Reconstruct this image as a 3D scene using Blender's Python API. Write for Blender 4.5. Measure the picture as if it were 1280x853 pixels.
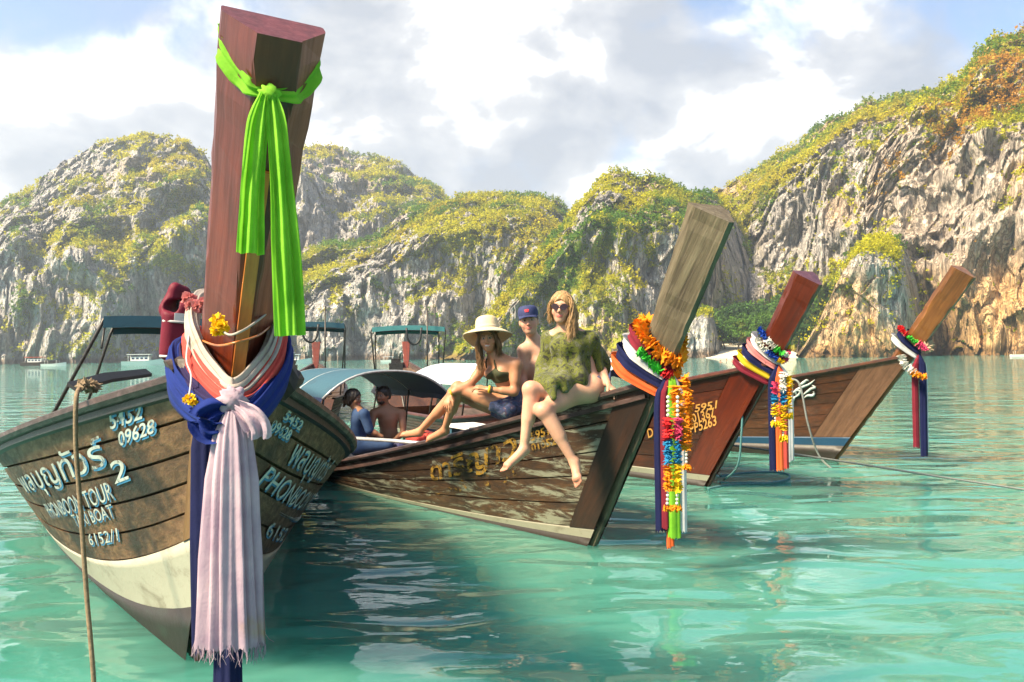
import bpy, bmesh, math, random
import numpy as np
from mathutils import Vector, Matrix

for _o in list(bpy.data.objects):
    bpy.data.objects.remove(_o, do_unlink=True)
scene = bpy.context.scene
COL = scene.collection
R = math.radians

# ------------------------------------------------------------------ camera
CAM_Z = 1.6
FPX, CX, CY = 1000.0, 640.0, 426.5
camd = bpy.data.cameras.new('camera')
camd.sensor_width = 36.0
camd.lens = 36.0 * FPX / 1280.0
camd.clip_start = 0.05
camd.clip_end = 6000.0
cam = bpy.data.objects.new('camera', camd)
COL.objects.link(cam)
CAM_ROT = Matrix.Rotation(R(90 + 0.95), 3, 'X') @ Matrix.Rotation(R(-0.7), 3, 'Z')
cam.matrix_world = Matrix.Translation((0, 0, CAM_Z)) @ CAM_ROT.to_4x4()
scene.camera = cam


def P(px, py, d):
    """world point on the ray through a photo pixel, d metres ahead"""
    r = CAM_ROT @ Vector(((px - CX) / FPX, -(py - CY) / FPX, -1.0))
    k = d / r.y
    return Vector((r.x * k, d, CAM_Z + r.z * k))


# ------------------------------------------------------------------ light
SUN_AZ, SUN_EL = -120.0, 46.0
SUN_DIR = Vector((math.sin(R(SUN_AZ)) * math.cos(R(SUN_EL)),
                  math.cos(R(SUN_AZ)) * math.cos(R(SUN_EL)), math.sin(R(SUN_EL))))
world = bpy.data.worlds.new('World')
scene.world = world
world.use_nodes = True
sund = bpy.data.lights.new('sun', 'SUN')
sund.energy = 3.4
sund.angle = R(10)
sund.color = (1.0, 0.84, 0.58)
sun = bpy.data.objects.new('sun', sund)
COL.objects.link(sun)
sun.rotation_euler = (-SUN_DIR).to_track_quat('-Z', 'Y').to_euler()
scene.view_settings.view_transform = 'Standard'
scene.view_settings.look = 'None'
scene.view_settings.exposure = 2.2
scene.view_settings.gamma = 1.0
scene.view_settings.use_curve_mapping = False
scene.cycles.use_denoising = True
scene.cycles.use_adaptive_sampling = True
scene.cycles.max_bounces = 7
scene.cycles.diffuse_bounces = 3
scene.cycles.glossy_bounces = 3
scene.cycles.transmission_bounces = 4
scene.cycles.transparent_max_bounces = 6
scene.cycles.volume_bounces = 0
scene.cycles.caustics_reflective = False
scene.cycles.caustics_refractive = False
scene.cycles.sample_clamp_indirect = 6.0


class NT:
    """small helper to write node trees"""
    def __init__(self, tree, clear=True):
        self.t = tree
        if clear:
            tree.nodes.clear()

    def n(self, typ, **kw):
        nd = self.t.nodes.new(typ)
        for k, v in kw.items():
            if k == 'inp':
                for i, val in v.items():
                    self.set(nd, i, val)
            else:
                setattr(nd, k, v)
        return nd

    def set(self, nd, i, val):
        s = nd.inputs[i]
        if hasattr(val, 'is_output'):
            self.t.links.new(val, s)
        elif hasattr(val, 'outputs'):
            self.t.links.new(val.outputs[0], s)
        else:
            if isinstance(val, (tuple, list)) and len(val) == 3 and s.type == 'RGBA':
                val = tuple(val) + (1.0,)
            s.default_value = val

    def math(self, op, a, b=None, c=None, clamp=False):
        nd = self.n('ShaderNodeMath', operation=op, use_clamp=clamp)
        self.set(nd, 0, a)
        if b is not None:
            self.set(nd, 1, b)
        if c is not None:
            self.set(nd, 2, c)
        return nd.outputs[0]

    def vmath(self, op, a, b=None):
        nd = self.n('ShaderNodeVectorMath', operation=op)
        self.set(nd, 0, a)
        if b is not None:
            self.set(nd, 1, b)
        return nd.outputs['Value'] if op in ('DOT_PRODUCT', 'LENGTH', 'DISTANCE') else nd.outputs[0]

    def ramp(self, fac, stops, interp='LINEAR'):
        nd = self.n('ShaderNodeValToRGB')
        cr = nd.color_ramp
        cr.interpolation = interp
        while len(cr.elements) < len(stops):
            cr.elements.new(0.5)
        for e, (p, c) in zip(cr.elements, stops):
            e.position = p
            e.color = tuple(c) + (1.0,) if len(c) == 3 else c
        self.set(nd, 0, fac)
        return nd.outputs[0]

    def step(self, x, a, b):
        nd = self.n('ShaderNodeMapRange', interpolation_type='SMOOTHSTEP', clamp=True)
        self.set(nd, 0, x); self.set(nd, 1, a); self.set(nd, 2, b)
        return nd.outputs[0]

    def mix(self, fac, a, b, blend='MIX'):
        nd = self.n('ShaderNodeMix', data_type='RGBA', blend_type=blend)
        self.set(nd, 0, fac); self.set(nd, 6, a); self.set(nd, 7, b)
        return nd.outputs[2]

    def noise(self, vec, scale=5, detail=4, rough=0.5, dist=0.0):
        nd = self.n('ShaderNodeTexNoise')
        if vec is not None:
            self.set(nd, 'Vector', vec)
        self.set(nd, 'Scale', scale); self.set(nd, 'Detail', detail)
        self.set(nd, 'Roughness', rough); self.set(nd, 'Distortion', dist)
        return nd.outputs[0]

    def mapping(self, vec, scale=(1, 1, 1), loc=(0, 0, 0), rot=(0, 0, 0)):
        nd = self.n('ShaderNodeMapping')
        self.set(nd, 'Vector', vec); self.set(nd, 'Scale', scale)
        self.set(nd, 'Location', loc); self.set(nd, 'Rotation', rot)
        return nd.outputs[0]

    def bump(self, height, dist=0.01, strength=1.0, normal=None):
        nd = self.n('ShaderNodeBump')
        self.set(nd, 'Height', height); self.set(nd, 'Distance', dist); self.set(nd, 'Strength', strength)
        if normal is not None:
            self.set(nd, 'Normal', normal)
        return nd.outputs[0]


# ------------------------------------------------------------------ sky
def build_sky():
    t = NT(world.node_tree)
    sky = t.n('ShaderNodeTexSky', sky_type='NISHITA', sun_disc=False, sun_elevation=R(SUN_EL),
              sun_rotation=R(SUN_AZ), altitude=0.0, air_density=1.0, dust_density=1.5, ozone_density=1.0)
    tc = t.n('ShaderNodeTexCoord')
    d = tc.outputs['Generated']
    sep = t.n('ShaderNodeSeparateXYZ'); t.set(sep, 0, d)
    den = t.math('ADD', t.math('MAXIMUM', sep.outputs[2], 0.0), 0.22)
    comb = t.n('ShaderNodeCombineXYZ')
    t.set(comb, 0, t.math('DIVIDE', sep.outputs[0], den))
    t.set(comb, 1, t.math('DIVIDE', sep.outputs[1], den))
    pl = comb.outputs[0]
    # high veil, open in places
    v1 = t.noise(t.mapping(pl, (0.55, 0.4, 1), (3.1, 1.7, 0)), 1.6, 6, 0.55, 0.6)
    veil = t.step(v1, 0.40, 0.68)
    # heaped cumulus banks: billowed edges from noise on the direction itself
    warp = t.noise(d, 9.0, 6, 0.58, 0.3)
    big = t.noise(t.mapping(d, (1, 1, 1.7), (0.35, 0.1, 0.0)), 3.2, 3, 0.5)

    def blob(px, py, r, sx=1.0):
        c = (P(px, py, 100) - Vector((0, 0, CAM_Z))).normalized()
        v = t.vmath('SUBTRACT', d, tuple(c))
        v = t.vmath('MULTIPLY', v, (1 / sx, 1 / sx, 1.0))
        return t.math('SUBTRACT', 1.0, t.math('DIVIDE', t.vmath('LENGTH', v), r))
    blobs = [blob(1085, 100, 0.16, 1.1), blob(930, 165, 0.15, 1.3), blob(560, 120, 0.26, 1.4), blob(700, 60, 0.2, 1.0),
             blob(470, 190, 0.16, 1.4), blob(120, 200, 0.17, 1.6), blob(1010, 190, 0.22, 1.5), blob(-500, 150, 0.3, 1.5), blob(1900, 60, 0.3, 1.4)]
    f = blobs[0]
    for b in blobs[1:]:
        f = t.math('MAXIMUM', f, b)
    f = t.math('ADD', f, t.math('MULTIPLY', t.math('SUBTRACT', warp, 0.5), 1.5))
    f = t.math('ADD', f, t.math('MULTIPLY', t.math('SUBTRACT', big, 0.5), 1.3))
    heap = t.step(f, 0.05, 0.6)
    # brightness inside the clouds: thin lit rims, greyer thick bellies
    belly = t.noise(t.mapping(d, (1, 1, 1.6), (0.1, 0.6, 0.2)), 6.0, 5, 0.55, 0.2)
    cl = t.ramp(belly, [(0.36, (0.132, 0.141, 0.158)), (0.48, (0.19, 0.193, 0.20)), (0.60, (0.47, 0.46, 0.445))])
    veilc = t.ramp(t.noise(pl, 1.1, 5, 0.5, 0.4), [(0.3, (0.10, 0.125, 0.165)), (0.55, (0.15, 0.165, 0.19)), (0.75, (0.28, 0.278, 0.275))])
    skyc = t.vmath('MULTIPLY', sky.outputs[0], (0.055, 0.056, 0.058))
    c1 = t.mix(t.math('MULTIPLY', veil, 0.85), skyc, veilc)
    c2 = t.mix(t.math('MULTIPLY', heap, 0.95), c1, cl)
    bg = t.n('ShaderNodeBackground'); t.set(bg, 0, c2); t.set(bg, 1, 1.0)
    out = t.n('ShaderNodeOutputWorld'); t.set(out, 0, bg)


build_sky()


# ------------------------------------------------------------------ helpers
def tag(o, label=None, cat=None, group=None, kind=None):
    if label: o['label'] = label
    if cat: o['category'] = cat
    if group: o['group'] = group
    if kind: o['kind'] = kind
    return o


def empty(name, loc=(0, 0, 0), rz=0.0, parent=None):
    o = bpy.data.objects.new(name, None)
    o.empty_display_size = 0.1
    COL.objects.link(o)
    o.location = loc
    o.rotation_euler = (0, 0, rz)
    if parent: o.parent = parent
    return o


def link(name, me, mat=None, parent=None, smooth=True):
    if mat is not None:
        if isinstance(mat, (list, tuple)):
            for m in mat: me.materials.append(m)
        else:
            me.materials.append(mat)
    me.polygons.foreach_set('use_smooth', np.full(len(me.polygons), bool(smooth)))
    o = bpy.data.objects.new(name, me)
    COL.objects.link(o)
    if parent: o.parent = parent
    return o


def mesh_np(name, verts, faces, mat=None, parent=None, smooth=True, col=None, attrs=None):
    """verts (N,3) array; faces (M,3 or 4) int array"""
    verts = np.asarray(verts, dtype=np.float32).reshape(-1, 3)
    me = bpy.data.meshes.new(name)
    if isinstance(faces, np.ndarray):
        k = faces.shape[1]
        me.vertices.add(len(verts)); me.vertices.foreach_set('co', verts.ravel())
        me.loops.add(faces.size); me.loops.foreach_set('vertex_index', faces.astype(np.int32).ravel())
        me.polygons.add(len(faces))
        me.polygons.foreach_set('loop_start', (np.arange(len(faces)) * k).astype(np.int32))
        me.polygons.foreach_set('loop_total', np.full(len(faces), k, dtype=np.int32))
        me.update(calc_edges=True)
        me.validate()
    else:
        me.from_pydata([tuple(map(float, v)) for v in verts], [], faces)
        me.update()
    if col is not None:
        a = me.color_attributes.new('Col', 'FLOAT_COLOR', 'POINT')
        c = np.ones((len(verts), 4), dtype=np.float32); c[:, :3] = col
        a.data.foreach_set('color', c.ravel())
    for k_, v_ in (attrs or {}).items():
        a = me.attributes.new(k_, 'FLOAT', 'POINT')
        a.data.foreach_set('value', np.asarray(v_, dtype=np.float32).ravel())
    return link(name, me, mat, parent, smooth)


def grid_faces(nu, nv, wrap_u=False, wrap_v=False):
    """vertex index = i*nv + j"""
    iu = np.arange(nu if wrap_u else nu - 1); jv = np.arange(nv if wrap_v else nv - 1)
    I, J = np.meshgrid(iu, jv, indexing='ij')
    I2, J2 = (I + 1) % nu, (J + 1) % nv
    return np.stack([I * nv + J, I2 * nv + J, I2 * nv + J2, I * nv + J2], -1).reshape(-1, 4)


class MB:
    """collects shapes into one mesh"""
    def __init__(self): self.v = []; self.f = []; self.n = 0

    def add(self, verts, faces):
        self.v += [tuple(map(float, p)) for p in verts]
        self.f += [tuple(int(i) + self.n for i in f) for f in faces]
        self.n = len(self.v)

    def box(self, c, s, rot=None):
        c = Vector(c); m = rot or Matrix.Identity(3)
        v = [c + m @ Vector((x * s[0] / 2, y * s[1] / 2, z * s[2] / 2)) for x in (-1, 1) for y in (-1, 1) for z in (-1, 1)]
        self.add(v, [(0, 1, 3, 2), (4, 6, 7, 5), (0, 4, 5, 1), (2, 3, 7, 6), (0, 2, 6, 4), (1, 5, 7, 3)])

    def tube(self, pts, r, seg=8, cap=True, flat=1.0):
        pts = [Vector(p) for p in pts]; n = len(pts)
        rs = r if isinstance(r, (list, tuple, np.ndarray)) else [r] * n
        vs = []; prev = None
        for i, p in enumerate(pts):
            tg = (pts[min(i + 1, n - 1)] - pts[max(i - 1, 0)]).normalized()
            if prev is None:
                a = tg.cross(Vector((0, 0, 1)))
                if a.length < 1e-3: a = tg.cross(Vector((1, 0, 0)))
            else:
                a = prev - tg * prev.dot(tg)
            a.normalize(); prev = a; b = tg.cross(a)
            for k in range(seg):
                w = 2 * math.pi * k / seg
                vs.append(p + (a * math.cos(w) + b * math.sin(w) * flat) * rs[i])
        fs = [tuple(int(x) for x in q) for q in grid_faces(n, seg, wrap_v=True)]
        if cap:
            fs += [tuple(range(seg))[::-1], tuple((n - 1) * seg + k for k in range(seg))]
        self.add(vs, fs)

    def lathe(self, prof, c=(0, 0, 0), seg=16, rot=None):
        c = Vector(c); m = rot or Matrix.Identity(3); vs = []
        for (r, z) in prof:
            for k in range(seg):
                w = 2 * math.pi * k / seg
                vs.append(c + m @ Vector((r * math.cos(w), r * math.sin(w), z)))
        self.add(vs, [tuple(int(x) for x in q) for q in grid_faces(len(prof), seg, wrap_v=True)])

    def build(self, name, mat=None, parent=None, smooth=True):
        me = bpy.data.meshes.new(name)
        me.from_pydata(self.v, [], self.f); me.update()
        bm = bmesh.new(); bm.from_mesh(me); bmesh.ops.recalc_face_normals(bm, faces=bm.faces); bm.to_mesh(me); bm.free()
        return link(name, me, mat, parent, smooth)


def spline(pts, n):
    """Catmull-Rom through points (any dimension)"""
    p = np.array([list(q) for q in pts], float)
    p = np.vstack([2 * p[0] - p[1], p, 2 * p[-1] - p[-2]])
    m = len(p) - 3
    u = np.linspace(0, m - 1e-6, n); i = u.astype(int); t = (u - i)[:, None]
    a, b, c, d = p[i], p[i + 1], p[i + 2], p[i + 3]
    return 0.5 * ((2 * b) + (-a + c) * t + (2 * a - 5 * b + 4 * c - d) * t ** 2 + (-a + 3 * b - 3 * c + d) * t ** 3)


_rng = np.random.RandomState(5)
_LAT = _rng.rand(64, 64, 64).astype(np.float32)


def vnoise(p):
    p = np.asarray(p, dtype=np.float64)
    i = np.floor(p).astype(np.int64); f = p - i; f = f * f * (3 - 2 * f)
    i0 = i & 63; i1 = (i + 1) & 63
    x0, y0, z0 = i0[..., 0], i0[..., 1], i0[..., 2]; x1, y1, z1 = i1[..., 0], i1[..., 1], i1[..., 2]
    fx, fy, fz = f[..., 0], f[..., 1], f[..., 2]
    def L(a, b, t): return a + (b - a) * t
    return L(L(L(_LAT[x0, y0, z0], _LAT[x1, y0, z0], fx), L(_LAT[x0, y1, z0], _LAT[x1, y1, z0], fx), fy),
             L(L(_LAT[x0, y0, z1], _LAT[x1, y0, z1], fx), L(_LAT[x0, y1, z1], _LAT[x1, y1, z1], fx), fy), fz)


def fbm(p, octv=4, gain=0.5):
    p = np.asarray(p, float); s = 0; a = 1.0; w = 0
    for k in range(octv):
        s = s + a * vnoise(p * (2.03 ** k) + 17.3 * k); w += a; a *= gain
    return s / w


def cells(p, seed=0):
    """random value per Worley cell: blocky, sharp-edged"""
    p = np.asarray(p, float); i = np.floor(p).astype(np.int64); best = np.full(p.shape[:-1], 9e9); val = np.zeros(p.shape[:-1])
    for dx in (-1, 0, 1):
        for dy in (-1, 0, 1):
            for dz in (-1, 0, 1):
                c = i + np.array([dx, dy, dz]); k = (c + seed * 7) & 63
                a, b_, c_ = k[..., 0], k[..., 1], k[..., 2]
                jx, jy, jz, r_ = _LAT[a, b_, c_], _LAT[b_, c_, a], _LAT[c_, a, b_], _LAT[(a + 31) & 63, (b_ + 17) & 63, c_]
                d = (c[..., 0] + jx - p[..., 0]) ** 2 + (c[..., 1] + jy - p[..., 1]) ** 2 + (c[..., 2] + jz - p[..., 2]) ** 2
                m_ = d < best; best = np.where(m_, d, best); val = np.where(m_, r_, val)
    return val


def sst(x, a, b):
    t = np.clip((np.asarray(x, float) - a) / (b - a), 0, 1)
    return t * t * (3 - 2 * t)


# ------------------------------------------------------------------ materials
MATS = {}


def new_mat(name):
    m = bpy.data.materials.new(name); m.use_nodes = True
    t = NT(m.node_tree)
    b = t.n('ShaderNodeBsdfPrincipled'); o = t.n('ShaderNodeOutputMaterial'); t.set(o, 0, b)
    MATS[name] = m
    return m, t, b


def simple(name, col, rough=0.6, var=0.15, scale=8.0, bump=0.0, metal=0.0, coat=0.0, coords='Object'):
    m, t, b = new_mat(name)
    tc = t.n('ShaderNodeTexCoord')
    nz = t.noise(tc.outputs[coords], scale, 5, 0.6)
    lo = tuple(c * (1 - var) for c in col); hi = tuple(min(1, c * (1 + var)) for c in col)
    t.set(b, 'Base Color', t.ramp(nz, [(0.3, lo), (0.7, hi)]))
    t.set(b, 'Roughness', rough); t.set(b, 'Metallic', metal)
    if coat: t.set(b, 'Coat Weight', coat)
    if bump:
        t.set(b, 'Normal', t.bump(t.noise(tc.outputs[coords], scale * 4, 4, 0.6), bump))
    return m


def wood(name, dark, mid, light, grain=(1.0, 14.0, 14.0), scale=3.0, rough=0.6, seed=0.0, stain=0.5, bump=0.004,
         patch=None, patch_lo=0.55, patch_hi=0.66, coat=0.0, rot=None):
    """weathered timber; grain runs along the local X of the boat unless the mapping says otherwise"""
    m, t, b = new_mat(name)
    tc = t.n('ShaderNodeTexCoord'); oi = t.n('ShaderNodeObjectInfo')
    vec = t.vmath('ADD', tc.outputs['Object'], (seed, seed * 2.1, seed * 0.7))
    rnd = t.math('MULTIPLY', oi.outputs['Random'], 37.0)
    cb = t.n('ShaderNodeCombineXYZ'); t.set(cb, 0, rnd); t.set(cb, 1, rnd)
    vec2 = t.vmath('ADD', vec, cb.outputs[0])
    if rot: vec2 = t.mapping(vec2, rot=rot)
    g = t.noise(t.mapping(vec2, grain), scale, 8, 0.62, 0.4)
    g2 = t.noise(t.mapping(vec2, tuple(3 * k for k in grain)), scale, 4, 0.6)
    st = t.noise(vec, 1.3, 6, 0.6, 0.5)
    c = t.ramp(g, [(0.28, dark), (0.5, mid), (0.72, light)])
    c = t.mix(t.math('MULTIPLY', t.step(g2, 0.55, 0.72), 0.5), c, dark)
    c = t.mix(t.math('MULTIPLY', t.step(st, 0.5, 0.66), stain), c, tuple(k * 0.35 for k in dark))
    # each plank has its own tone
    tone = t.math('ADD', 0.72, t.math('MULTIPLY', oi.outputs['Random'], 0.5))
    hs = t.n('ShaderNodeHueSaturation'); t.set(hs, 'Value', tone); t.set(hs, 'Color', c)
    c = hs.outputs[0]
    if patch is not None:
        pn = t.noise(t.mapping(vec, (0.7, 2.6, 5.5)), 2.0, 8, 0.72, 0.7)
        c = t.mix(t.step(pn, patch_lo, patch_hi), c, patch)
    t.set(b, 'Base Color', c)
    t.set(b, 'Roughness', t.ramp(g, [(0.3, (rough + 0.1,) * 3), (0.7, (rough - 0.1,) * 3)]))
    if coat:
        t.set(b, 'Coat Weight', coat); t.set(b, 'Coat Roughness', 0.25)
    t.set(b, 'Normal', t.bump(t.math('ADD', g, t.math('MULTIPLY', g2, 0.5)), bump))
    return m


def cloth(name, col, col2=None, trans=0.35, scale=6.0, stain=None, rough=0.85, weave=True):
    m, t, b = new_mat(name)
    tc = t.n('ShaderNodeTexCoord')
    nz = t.noise(tc.outputs['Object'], scale, 5, 0.6)
    c = t.ramp(nz, [(0.3, tuple(k * 0.82 for k in col)), (0.7, col2 or tuple(min(1, k * 1.12) for k in col))])
    if stain is not None:
        c = t.mix(t.step(t.noise(tc.outputs['Object'], 3.1, 5, 0.6, 0.4), 0.54, 0.72), c, stain)
    t.set(b, 'Base Color', c); t.set(b, 'Roughness', rough)
    t.set(b, 'Sheen Weight', 0.02); t.set(b, 'Specular IOR Level', 0.2)
    t.set(b, 'Normal', t.bump(t.noise(tc.outputs['Object'], 90, 2, 0.5), 0.0015))
    tr = t.n('ShaderNodeBsdfTranslucent'); t.set(tr, 0, c)
    ms = t.n('ShaderNodeMixShader'); t.set(ms, 0, trans); t.set(ms, 1, b); t.set(ms, 2, tr)
    out = [n for n in t.t.nodes if n.type == 'OUTPUT_MATERIAL'][0]
    t.set(out, 0, ms)
    return m


def vcol_mat(name, rough=0.6, sss=0.0, bump=0.0, bscale=80.0, trans=0.0, spec=0.5):
    m, t, b = new_mat(name)
    a = t.n('ShaderNodeAttribute', attribute_name='Col')
    t.set(b, 'Base Color', a.outputs[0]); t.set(b, 'Roughness', rough)
    t.set(b, 'Specular IOR Level', spec)
    if sss:
        t.set(b, 'Subsurface Weight', sss); t.set(b, 'Subsurface Radius', (0.02, 0.008, 0.004)); t.set(b, 'Subsurface Scale', 0.5)
    if bump:
        tc = t.n('ShaderNodeTexCoord')
        t.set(b, 'Normal', t.bump(t.noise(tc.outputs['Object'], bscale, 4, 0.6), bump))
    if trans:
        tr = t.n('ShaderNodeBsdfTranslucent'); t.set(tr, 0, a.outputs[0])
        ms = t.n('ShaderNodeMixShader'); t.set(ms, 0, trans); t.set(ms, 1, b); t.set(ms, 2, tr)
        out = [n for n in t.t.nodes if n.type == 'OUTPUT_MATERIAL'][0]
        t.set(out, 0, ms)
    return m
# ------------------------------------------------------------------ water
def build_water():
    m, t, b = new_mat('water')
    g = t.n('ShaderNodeNewGeometry'); pos = g.outputs['Position']
    depth = t.noise(t.mapping(pos, (0.05, 0.09, 1)), 1.0, 4, 0.5, 0.3)
    sep = t.n('ShaderNodeSeparateXYZ'); t.set(sep, 0, pos)
    far = t.step(sep.outputs[1], 6.0, 60.0)
    c = t.ramp(depth, [(0.3, (0.028, 0.15, 0.12)), (0.5, (0.055, 0.21, 0.17)), (0.7, (0.09, 0.27, 0.225))])
    sand = t.noise(t.mapping(pos, (0.5, 1.0, 1)), 1.3, 4, 0.55, 0.6)
    c = t.mix(t.math('MULTIPLY', t.step(sand, 0.5, 0.7), 0.35), c, (0.10, 0.28, 0.22))
    c = t.mix(t.math('MULTIPLY', far, 0.55), c, (0.04, 0.24, 0.22))
    t.set(b, 'Base Color', c)
    t.set(b, 'Roughness', 0.02); t.set(b, 'IOR', 1.5)
    b.subsurface_method = 'BURLEY'; t.set(b, 'Subsurface Weight', 0.85); t.set(b, 'Subsurface Radius', (0.5, 1.0, 1.0)); t.set(b, 'Subsurface Scale', 1.3)
    w1 = t.noise(t.mapping(pos, (0.95, 1.9, 1), (0, 0, 0), (0, 0, 0.12)), 1.0, 1.5, 0.42, 0.7)
    w2 = t.noise(t.mapping(pos, (0.35, 0.6, 1), (5, 3, 0), (0, 0, -0.2)), 1.0, 1, 0.4, 0.3)
    w3 = t.noise(t.mapping(pos, (3.0, 6.0, 1), (1, 7, 0)), 1.0, 2, 0.5, 0.3)
    w4 = t.noise(t.mapping(pos, (9.0, 15.0, 1), (3, 2, 0)), 1.0, 2, 0.5, 0.2)
    w3 = t.math('ADD', w3, t.math('MULTIPLY', w4, 0.22))
    h = t.math('ADD', t.math('MULTIPLY', w1, 1.0), t.math('ADD', t.math('MULTIPLY', w2, 1.8), t.math('MULTIPLY', w3, 0.07)))
    t.set(b, 'Normal', t.bump(h, 0.09))
    ys = np.concatenate([np.linspace(-60, 40, 21), np.linspace(60, 1500, 25)])
    xs = np.concatenate([np.linspace(-1200, -60, 12), np.linspace(-50, 50, 21), np.linspace(60, 1200, 12)])
    X, Y = np.meshgrid(xs, ys, indexing='ij')
    v = np.stack([X, Y, np.zeros_like(X)], -1).reshape(-1, 3)
    o = mesh_np('sea', v, grid_faces(len(xs), len(ys)), m, smooth=True)
    tag(o, 'turquoise rippled lagoon water reaching the cliffs', 'water', kind='structure')


build_water()


# ------------------------------------------------------------------ limestone cliffs
def rock_material():
    m, t, b = new_mat('limestone')
    g = t.n('ShaderNodeNewGeometry'); pos = g.outputs['Position']
    veg = t.n('ShaderNodeAttribute', attribute_name='veg').outputs['Fac']
    warm = t.n('ShaderNodeAttribute', attribute_name='warm').outputs['Fac']
    streak = t.noise(t.mapping(pos, (0.42, 0.42, 0.035)), 1.0, 6, 0.62, 0.5)
    fine = t.noise(t.mapping(pos, (1.0, 1.0, 0.22)), 1.0, 6, 0.65, 0.3)
    broad = t.noise(t.mapping(pos, (0.05, 0.05, 0.03)), 1.0, 4, 0.55, 0.4)
    c = t.ramp(streak, [(0.30, (0.23, 0.225, 0.23)), (0.43, (0.39, 0.38, 0.375)), (0.56, (0.53, 0.50, 0.47)), (0.70, (0.70, 0.64, 0.56))])
    c = t.mix(t.math('MULTIPLY', t.step(fine, 0.5, 0.66), 0.45), c, (0.17, 0.165, 0.165))
    c = t.mix(t.math('MULTIPLY', t.step(broad, 0.5, 0.7), t.math('ADD', 0.15, t.math('MULTIPLY', warm, 0.5))), c, (0.52, 0.36, 0.20))
    c = t.mix(t.math('MULTIPLY', warm, 0.8), c, (0.64, 0.37, 0.13))
    grn = t.ramp(t.noise(pos, 0.22, 5, 0.6), [(0.3, (0.10, 0.15, 0.02)), (0.5, (0.26, 0.26, 0.025)), (0.7, (0.36, 0.29, 0.04))])
    sep = t.n('ShaderNodeSeparateXYZ'); t.set(sep, 0, pos)
    vmask = t.step(t.math('ADD', veg, t.math('MULTIPLY', t.math('SUBTRACT', fine, 0.5), 0.9)), 0.40, 0.58)
    c = t.mix(vmask, c, grn)
    wet = t.step(sep.outputs[2], 3.2, 1.2)
    c = t.mix(t.math('MULTIPLY', wet, 0.75), c, (0.16, 0.085, 0.035))
    t.set(b, 'Base Color', c); t.set(b, 'Roughness', 0.92)
    t.set(b, 'Specular IOR Level', 0.2)
    ck = t.noise(t.mapping(pos, (0.55, 0.55, 0.07), (7, 3, 1)), 1.0, 5, 0.6, 0.8)
    ck2 = t.noise(t.mapping(pos, (0.9, 0.9, 0.5), (2, 9, 4)), 1.0, 4, 0.6, 0.5)
    crk = t.math('MAXIMUM', t.step(t.math('ABSOLUTE', t.math('SUBTRACT', ck, 0.5)), 0.035, 0.0), t.math('MULTIPLY', t.step(t.math('ABSOLUTE', t.math('SUBTRACT', ck2, 0.5)), 0.022, 0.0), 0.6))
    crk = t.math('MULTIPLY', crk, t.math('SUBTRACT', 1.0, vmask))
    c = t.mix(t.math('MULTIPLY', crk, 0.6), c, (0.10, 0.095, 0.095))
    t.set(b, 'Base Color', c)
    h = t.math('ADD', t.math('MULTIPLY', streak, 1.0), t.math('MULTIPLY', fine, 0.55))
    h = t.math('SUBTRACT', h, t.math('MULTIPLY', crk, 0.5))
    t.set(b, 'Normal', t.bump(h, 1.8))
    return m


ROCK = rock_material()
LEAF = vcol_mat('foliage', rough=0.7, trans=0.5, spec=0.2)


def foliage_np(name, P0, N0, size, colr, rng, ntri=8, up=0.4):
    """many small leaf-clump triangles round each point, one mesh"""
    n = len(P0)
    ctr = np.repeat(P0, ntri, 0); s = np.repeat(size, ntri)[:, None]
    d = rng.randn(n * ntri, 3); d /= np.linalg.norm(d, axis=1)[:, None]
    d += np.repeat(N0, ntri, 0) * 0.55; d[:, 2] += up * 0.6
    pos = ctr + d * s * (0.25 + 0.75 * rng.rand(n * ntri, 1) ** 0.6) * 0.8
    a = rng.randn(n * ntri, 3); a /= np.linalg.norm(a, axis=1)[:, None]
    bb = rng.randn(n * ntri, 3); bb -= a * (a * bb).sum(1)[:, None]; bb /= np.linalg.norm(bb, axis=1)[:, None]
    q = s * (0.22 + 0.25 * rng.rand(n * ntri, 1))
    v = np.stack([pos + a * q, pos + bb * q * 0.9, pos - a * q * 0.8, pos - bb * q], 1).reshape(-1, 3)
    f = np.arange(n * ntri * 4).reshape(-1, 4)
    c = np.repeat(colr, ntri, 0) * (0.6 + 0.75 * rng.rand(n * ntri, 1))
    c = np.repeat(c, 4, 0)
    return mesh_np(name, v, f, LEAF, smooth=False, col=np.clip(c, 0, 1))


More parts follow.
